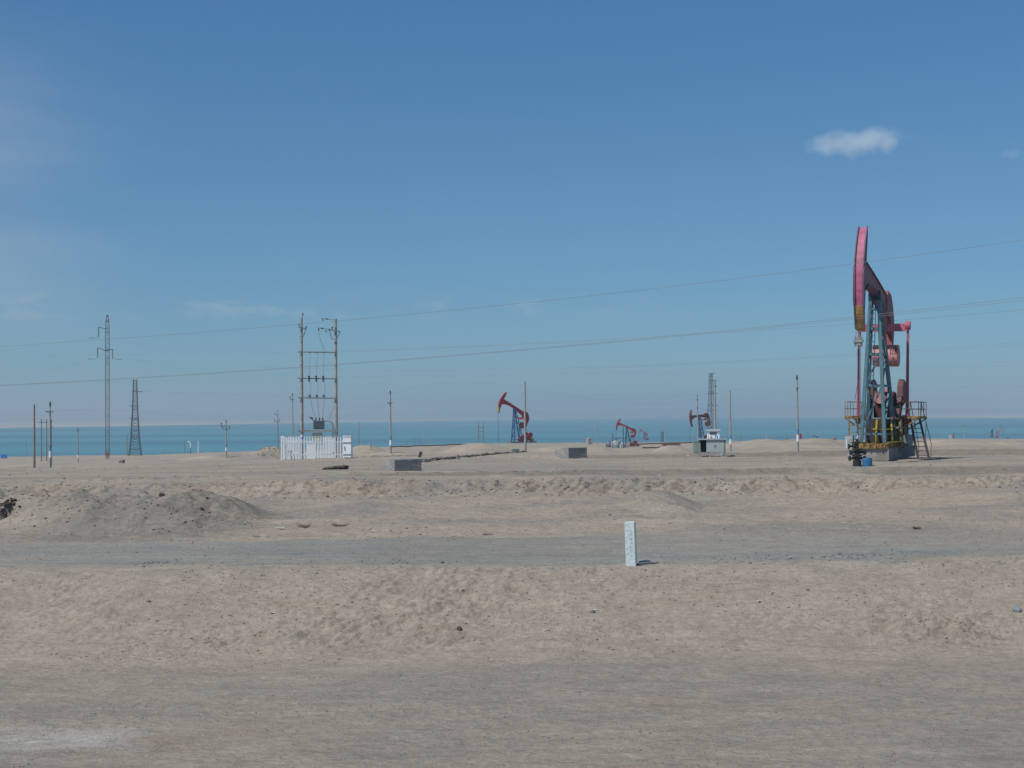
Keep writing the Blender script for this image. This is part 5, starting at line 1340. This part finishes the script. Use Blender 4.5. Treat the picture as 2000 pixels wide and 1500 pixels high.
# clods along the trench on the pad, colour dark for wet soil and shade
A = [hit(x, y) for x, y in ((826, 902.5), (850, 899), (880, 896.5), (915, 892.5), (955, 888.5), (990, 885.5), (1024, 882.5))]
xs, ys_, ss = [], [], []
for i in range(len(A) - 1):
    for j in range(60):
        t = rg.random(); q = A[i].lerp(A[i + 1], t); xs.append(q.x + rg.normal(0, 0.15)); ys_.append(q.y + rg.normal(0, 0.5)); ss.append(0.06 + 0.15 * rg.random() ** 1.5)
scatter('trench_clods', np.array(xs), np.array(ys_), np.array(ss), [M['soilshade'], M['soilshade'], M['greyrock']], 'line of dark clods thrown up beside the trench on the pad', seed=9, sink=0.1)
A0, A1 = hit(630, 917), hit(674, 916)
xs, ys_, ss = [], [], []
for j in range(170):
    t = rg.random() ** 0.75; q = A0.lerp(A1, t); xs.append(q.x); ys_.append(q.y + rg.uniform(-0.5, 0.5)); ss.append(0.06 + 0.13 * t * rg.random() + 0.02)
scatter('pit_clods', np.array(xs), np.array(ys_), np.array(ss), [M['soilshade']], 'dark clods filling the small pit in front of the picket fence', seed=10, sink=0.0)  # clods of one dark colour in the pit
# red rubble on the mound left of the fence, and pale rubble at the banded pole
q = hit(533, 880); n = 150; scatter('rubble', q.x + rg.normal(0, 1.0, n), q.y + rg.normal(0, 1.2, n), 0.03 + 0.07 * rg.random(n) ** 3, [M['sandrock'], M['sandrock'], M['redrock']], 'reddish rubble on the mound left of the picket fence', seed=12, sink=0.1)
q = hit(765, 891); n = 200; scatter('rubble', q.x + rg.normal(0, 1.4, n), q.y + rg.normal(0, 1.0, n), 0.03 + 0.09 * rg.random(n) ** 3, [M['sandrock'], M['greyrock']], 'pale rubble heaped round the banded pole right of the fence', seed=13, sink=0.1)
q = hit(14, 986); n = 80; scatter('hollow_shade_clods', q.x + rg.normal(0, 0.16, n), q.y + rg.normal(0, 0.16, n), 0.03 + 0.06 * rg.random(n) ** 2, [M['soilshade']], 'dark clods added for the shade of the hollow dug into the bank at the left edge', seed=15, sink=0.3)  # dark clods stand in for the shadow inside the hollow
# clods of the left heap
n = 900; px_ = rg.uniform(-10, 420, n); Y = rg.uniform(38.5, 45, n); X = (px_ - 1000) / FPX * Y
scatter('heap_clods', X, Y, 0.010 + 0.05 * rg.random(n) ** 5, [M['greyrock'], M['greyrock'], M['sandrock'], M['redrock']], 'dark clods lying over the grey spoil heap at the left', seed=14, sink=0.15)

def rock(px, py, wpx, m, label, seed=1, squash=0.7, name='rock', cat='rock'):
    P = hit(px, py); k = P.y / FPX; v, f = rock_verts(seed, squash); v = v * wpx * k / 2
    me = bpy.data.meshes.new(name); me.from_pydata([tuple(q) for q in v], [], [tuple(q) for q in f]); me.materials.append(m)
    o = bpy.data.objects.new(name, me); col.objects.link(o); o.location = P + Vector((0, 0, wpx * k / 2 * squash * 0.35)); return tag(o, label, cat, 'single stones' if name == 'rock' else None)
rock(897, 1232, 12, M['soilshade'], 'dark crumbly stone low on the sandy bank, left of the marker post', 2, 1.1)
rock(290, 1177, 10, M['greyrock'], 'round dark stone high on the sandy bank at the left', 3)
rock(1158, 1197, 10, M['greyrock'], 'grey stone on the sandy bank below the marker post', 4)
rock(1986, 1196, 19, mat('blue_grey_stone', (0.22, 0.23, 0.24), 0.9), 'blue grey stone on the bank at the right edge of the picture', 5, 0.8)
rock(1887, 1427, 7, M['greyrock'], 'small grey stone in the right part of the foreground gravel', 6)
rock(863, 1100, 10, M['greyrock'], 'dark grey stone on the near edge of the track left of the marker post', 7)
rock(316, 970, 16, M['soilshade'], 'dark boulder on top of the grey spoil heap at the left', 8, 0.8)
rock(1577, 1153, 8, M['greyrock'], 'dark stone high on the bank right of the marker post', 11)
rock(394, 996, 10, M['soilshade'], 'dark clod on the right flank of the grey spoil heap', 12)
rock(1270, 1434, 7, M['redrock'], 'brown stone in the middle of the foreground gravel', 13)
def litter(px, py, wpx, m, label, seed=0, name='paper_scrap', cat='litter'):
    P = hit(px, py); k = P.y / FPX; w = wpx * k; rgl = random.Random(seed); b = MB()
    pts = [(-w / 2, 0, 0.01), (-w * 0.15, -w * 0.2, w * 0.3), (w / 2, -w * 0.05, w * 0.12), (w * 0.3, w * 0.5, w * 0.35), (-w * 0.3, w * 0.45, 0.02)]
    pts = [(x, y, z * rgl.uniform(0.6, 1.3) + 0.01) for x, y, z in pts]
    c = (0, w * 0.1, w * 0.42)
    vs = pts + [c] + [(x, y, z - 0.006) for x, y, z in pts] + [(c[0], c[1], c[2] - 0.006)]
    fs = [(i, (i + 1) % 5, 5) for i in range(5)] + [(6 + (i + 1) % 5, 6 + i, 11) for i in range(5)] + [(i, 6 + i, 6 + (i + 1) % 5, (i + 1) % 5) for i in range(5)]
    b.add(vs, fs); o = b.build(name, m); o.location = P; return tag(o, label, cat, 'litter')
litter(532, 1201, 9, M['paper'], 'white scrap of paper on the sandy bank left of centre', 1)
litter(1483, 1178, 11, M['paper'], 'white scrap of paper on the sandy bank right of the marker post', 2)
litter(1343, 891, 5, M['paper'], 'white scrap on the pad left of the steel stand', 3)
litter(1162, 1193, 5, M['paper'], 'tiny white scrap beside the grey stone below the marker post', 4)
litter(1287, 930, 6, M['paper'], 'white scrap lying on the light crest below the steel stand', 5)
litter(1516, 931, 3.5, M['paper'], 'tiny white speck of litter on the crest right of the steel stand', 6)
litter(728, 1040, 12, M['offwhite'], 'dull white rag at the far edge of the gravel track left of centre', 7)
litter(811, 1028, 7, mat('blue_rag', (0.15, 0.19, 0.36), 0.8), 'small blue rag beyond the gravel track left of centre', 8, 'rag')
litter(582, 1028, 7, M['paper'], 'white scrap caught at the left side of the dry tuft', 9)
P = hit(547, 1033); k = P.y / FPX; b = MB(); b.box((0, 0, 0.03), (21 * k, 0.16, 0.03), Matrix.Rotation(-0.06, 3, 'Y')); o = b.build('board', M['board']); o.location = P; tag(o, 'pale board lying at the right foot of the spoil heap', 'board')
P = hit(501, 1049); k = P.y / FPX; b = MB(); b.box((0, 0, 0.02), (16 * k, 0.06, 0.03), Matrix.Rotation(0.08, 3, 'Y')); o = b.build('stick', M['woodpole']); o.location = P; tag(o, 'dark stick lying between spoil heap and gravel track', 'stick')
P = hit(953, 1045); k = P.y / FPX; b = MB(); b.box((0, 0, 0.02), (20 * k, 0.06, 0.03), Matrix.Rotation(0.03, 3, 'Y')); o = b.build('stick', M['woodpole']); o.location = P; tag(o, 'dark stick at the far edge of the gravel track near the middle', 'stick')
def tuft(px, py, wpx, hpx, m, label, seed):
    P = hit(px, py); k = P.y / FPX; rgl = random.Random(seed); b = MB(); W = wpx * k / 2; Hh = hpx * k
    for i in range(130):
        a = rgl.uniform(0, 6.283); rr = W * 0.35 * rgl.random(); x, y = math.cos(a) * rr, math.sin(a) * rr
        ln = W * rgl.uniform(0.4, 0.8); h = Hh * rgl.uniform(0.5, 1.1)
        p0 = Vector((x, y, -0.02)); p1 = p0 + Vector((math.cos(a) * ln, math.sin(a) * ln, h))
        b.bar(p0, p1, 0.012, 0.012, w1=0.004)
    o = b.build('dry_tuft', m); o.location = P; return tag(o, label, 'dry bush', 'dry tufts')
tuft(593, 1029, 34, 10, M['twig'], 'dry straw-coloured tuft nearest the foot of the spoil heap', 1)
tuft(663, 1027, 40, 8, M['twig'], 'flatter dry tuft right of the straw-coloured one', 2)
tuft(1790, 1034, 20, 7, M['brownscrub'], 'small reddish brown dry tuft at the right beyond the gravel track', 3)

# ------------------------------------------------------------ overhead wires
def wire(pts, label, r=0.0065, group='overhead wires'):
    """pts: (px, py, distance)"""
    pts = sorted(pts); xs = [p[0] for p in pts]
    cy = np.polyfit(xs, [p[1] for p in pts], min(3, len(pts) - 1)); q = []
    d0, d1 = pts[0][2], pts[-1][2]; x0, x1 = xs[0], xs[-1]
    for x in np.linspace(x0, x1, 60):
        t = (x - x0) / (x1 - x0); inv = (1 - t) / d0 + t / d1          # straight in plan
        q.append(pt(x, float(np.polyval(cy, x)), 1 / inv))
    b = MB(); b.path(q, r * 0.55, n=6); o = b.build('overhead_wire', M['wire'], smooth=True)
    return tag(o, label, 'wire', group)
wire([(-250, 692, 64), (0, 675.5, 60), (590, 634, 50), (1200, 571, 40), (1700, 512, 34), (2000, 467, 31), (2250, 429, 29)], 'topmost overhead wire crossing the whole picture and the pumpjack head', 0.0085)
wire([(-250, 764, 64), (0, 752.5, 60), (400, 731, 52), (650, 712, 48), (1200, 664, 40), (1700, 618, 34), (2000, 580, 31), (2250, 548, 29)], 'overhead wire below the topmost one, upper of the close pair across the pumpjack', 0.0085)
wire([(-250, 765, 67), (0, 753.5, 63), (400, 732, 55), (650, 713, 50), (1200, 666, 42), (1700, 622, 36), (2000, 586, 33), (2250, 556, 31)], 'overhead wire, lower of the close pair across the pumpjack', 0.0075)
wire([(660, 688, 110), (1000, 672, 98), (1400, 650, 86), (1680, 633, 78), (2000, 603, 72), (2250, 580, 66)], 'thin wire running right from the transformer station below the close pair', 0.012)
wire([(-200, 691, 150), (190, 692, 146), (590, 687, 140), (660, 687, 138), (1000, 672.5, 128), (1300, 662, 120)], 'thin wire meeting the upper crossbar of the transformer station', 0.012)
wire([(220, 700, 262), (500, 716, 240), (1000, 722, 200), (1350, 709, 170), (1670, 690.5, 150), (2000, 669, 135), (2250, 650, 125)], 'faint wire running from the right arm of the slim mast to the right edge', 0.016)
wire([(1000, 725, 190), (1350, 712, 170), (1670, 694.5, 150), (2000, 674, 135), (2250, 657, 125)], 'faint wire just under the one from the slim mast, right of centre', 0.014)
wire([(1000, 727, 240), (1350, 722, 220), (1670, 717, 200), (2000, 706, 185), (2250, 697, 175)], 'faint wire above the right lattice tower', 0.014)
wire([(1000, 729, 240), (1350, 727, 220), (1670, 722, 200), (2000, 713, 185), (2250, 705, 175)], 'faint wire touching the top of the right lattice tower', 0.014)
wire([(-200, 757, 330), (264, 744, 330), (590, 739, 300), (1000, 731, 280), (1300, 729, 300), (1391, 729, 420)], 'faint wire strung between the tops of the two tapered lattice towers', 0.02)
wire([(280, 765, 330), (700, 778, 320), (1000, 783, 330), (1384, 768, 420)], 'faint sagging wire between the arms of the two lattice towers', 0.018)
wire([(-200, 752, 262), (0, 737, 262), (100, 722, 262), (190.5, 700, 262)], 'sagging wire leaving the lower left arm of the slim mast', 0.016)
wire([(-200, 715, 262), (0, 686, 262), (100, 672, 262), (192.5, 659, 262)], 'sagging wire leaving the upper left arm of the slim mast', 0.016)
wire([(1400, 768, 420), (1700, 739, 330), (2000, 736, 300), (2250, 728, 280)], 'faint wire leaving the right lattice tower at its middle arm', 0.018)
wire([(1128, 772, 300), (1363, 766, 260), (1427, 765, 235), (1558, 754.5, 200), (1800, 755, 190), (2000, 757, 185), (2250, 750, 180)], 'thin wire tied to the pole with a red plate', 0.014)
wire([(98, 803, 200), (180, 801, 210), (264, 802.5, 230), (442, 829, 240)], 'thin wire between the second tall pole and the pole with a cluster of switches', 0.014)
wire([(442, 837, 240), (543, 825, 240), (572, 823.5, 190), (763, 786, 200)], 'thin wire running right from the pole with a cluster of switches', 0.013)
wire([(763, 770, 200), (1022, 757, 200), (1140, 776, 230), (1362, 780, 255)], 'thin wire from the grey pole right of the fence past the tall bare pole', 0.012)

# ------------------------------------------------------------ clouds
def cloud(px, py, d, wpx, hpx, dens, label, seed, tilt=0.0):
    P = pt(px, py, d); k = d / FPX; rx, rz = wpx * k / 2, hpx * k / 2; ry = rx * 0.5
    bm_ = bmesh.new(); bmesh.ops.create_icosphere(bm_, subdivisions=4, radius=1)
    for v in bm_.verts: v.co = Vector((v.co.x * rx, v.co.y * ry, v.co.z * rz))
    me = bpy.data.meshes.new('cloud'); bm_.to_mesh(me); bm_.free()
    o = bpy.data.objects.new('cloud', me); col.objects.link(o); o.location = P; o.rotation_euler = (0, tilt, 0)
    m = bpy.data.materials.new('cloud_vapour'); m.use_nodes = True; n, l = m.node_tree.nodes, m.node_tree.links
    n.remove(n['Principled BSDF']); v = N(n, 'ShaderNodeVolumePrincipled'); v.inputs['Color'].default_value = (0.97, 0.98, 1, 1); v.inputs['Anisotropy'].default_value = 0.0
    t = N(n, 'ShaderNodeTexCoord'); mp_ = N(n, 'ShaderNodeMapping'); mp_.inputs['Scale'].default_value = (1 / rx, 1 / ry, 1 / rz); l.new(t.outputs['Object'], mp_.inputs[0])
    ln = N(n, 'ShaderNodeVectorMath', operation='LENGTH'); l.new(mp_.outputs[0], ln.inputs[0])
    mpb = N(n, 'ShaderNodeMapping'); mpb.inputs['Scale'].default_value = (1 / rz * 0.55,) * 3; mpb.inputs['Location'].default_value = (seed, seed * 2, seed); l.new(t.outputs['Object'], mpb.inputs[0])
    nz = N(n, 'ShaderNodeTexNoise'); nz.inputs['Scale'].default_value = 1.0; nz.inputs['Detail'].default_value = 6; nz.inputs['Roughness'].default_value = 0.66; l.new(mpb.outputs[0], nz.inputs[0])
    a = N(n, 'ShaderNodeMath', operation='MULTIPLY_ADD'); l.new(nz.outputs[0], a.inputs[0]); a.inputs[1].default_value = 2.3; a.inputs[2].default_value = -0.30
    s_ = N(n, 'ShaderNodeMath', operation='SUBTRACT'); l.new(a.outputs[0], s_.inputs[0]); l.new(ln.outputs['Value'], s_.inputs[1])
    mr = N(n, 'ShaderNodeMapRange'); mr.inputs['From Min'].default_value = 0.0; mr.inputs['From Max'].default_value = 0.6; mr.inputs['To Max'].default_value = dens; l.new(s_.outputs[0], mr.inputs['Value'])
    l.new(mr.outputs[0], v.inputs['Density']); l.new(v.outputs[0], n['Material Output'].inputs['Volume']); me.materials.append(m)
    tag(o, label, 'cloud', 'small white clouds', 'structure')
cloud(1677, 279, 3000, 235, 64, 0.018, 'small soft white cloud high at the right of the sky', 1.3, R(-5))
cloud(1976, 302, 3000, 60, 28, 0.009, 'faint wisp of cloud at the right edge of the sky', 4.1)

# ------------------------------------------------------------ haze
b = MB(); x0, x1, y0, y1, z0, z1 = -9500, 9500, -80, 14500, -14.5, 130
b.add([(x, y, z) for z in (z0, z1) for y in (y0, y1) for x in (x0, x1)], [(0, 2, 3, 1), (4, 5, 7, 6), (0, 1, 5, 4), (2, 6, 7, 3), (0, 4, 6, 2), (1, 3, 7, 5)])
hm = bpy.data.materials.new('haze_air'); hm.use_nodes = True; n, l = hm.node_tree.nodes, hm.node_tree.links
n.remove(n['Principled BSDF']); v = N(n, 'ShaderNodeVolumePrincipled'); v.inputs['Color'].default_value = (0.52, 0.61, 0.68, 1); v.inputs['Density'].default_value = 0.00023; v.inputs['Anisotropy'].default_value = 0.0
l.new(v.outputs[0], n['Material Output'].inputs['Volume'])
hz = b.build('haze', hm); tag(hz, 'pale blue haze over the plain and the lake', 'haze', kind='stuff')
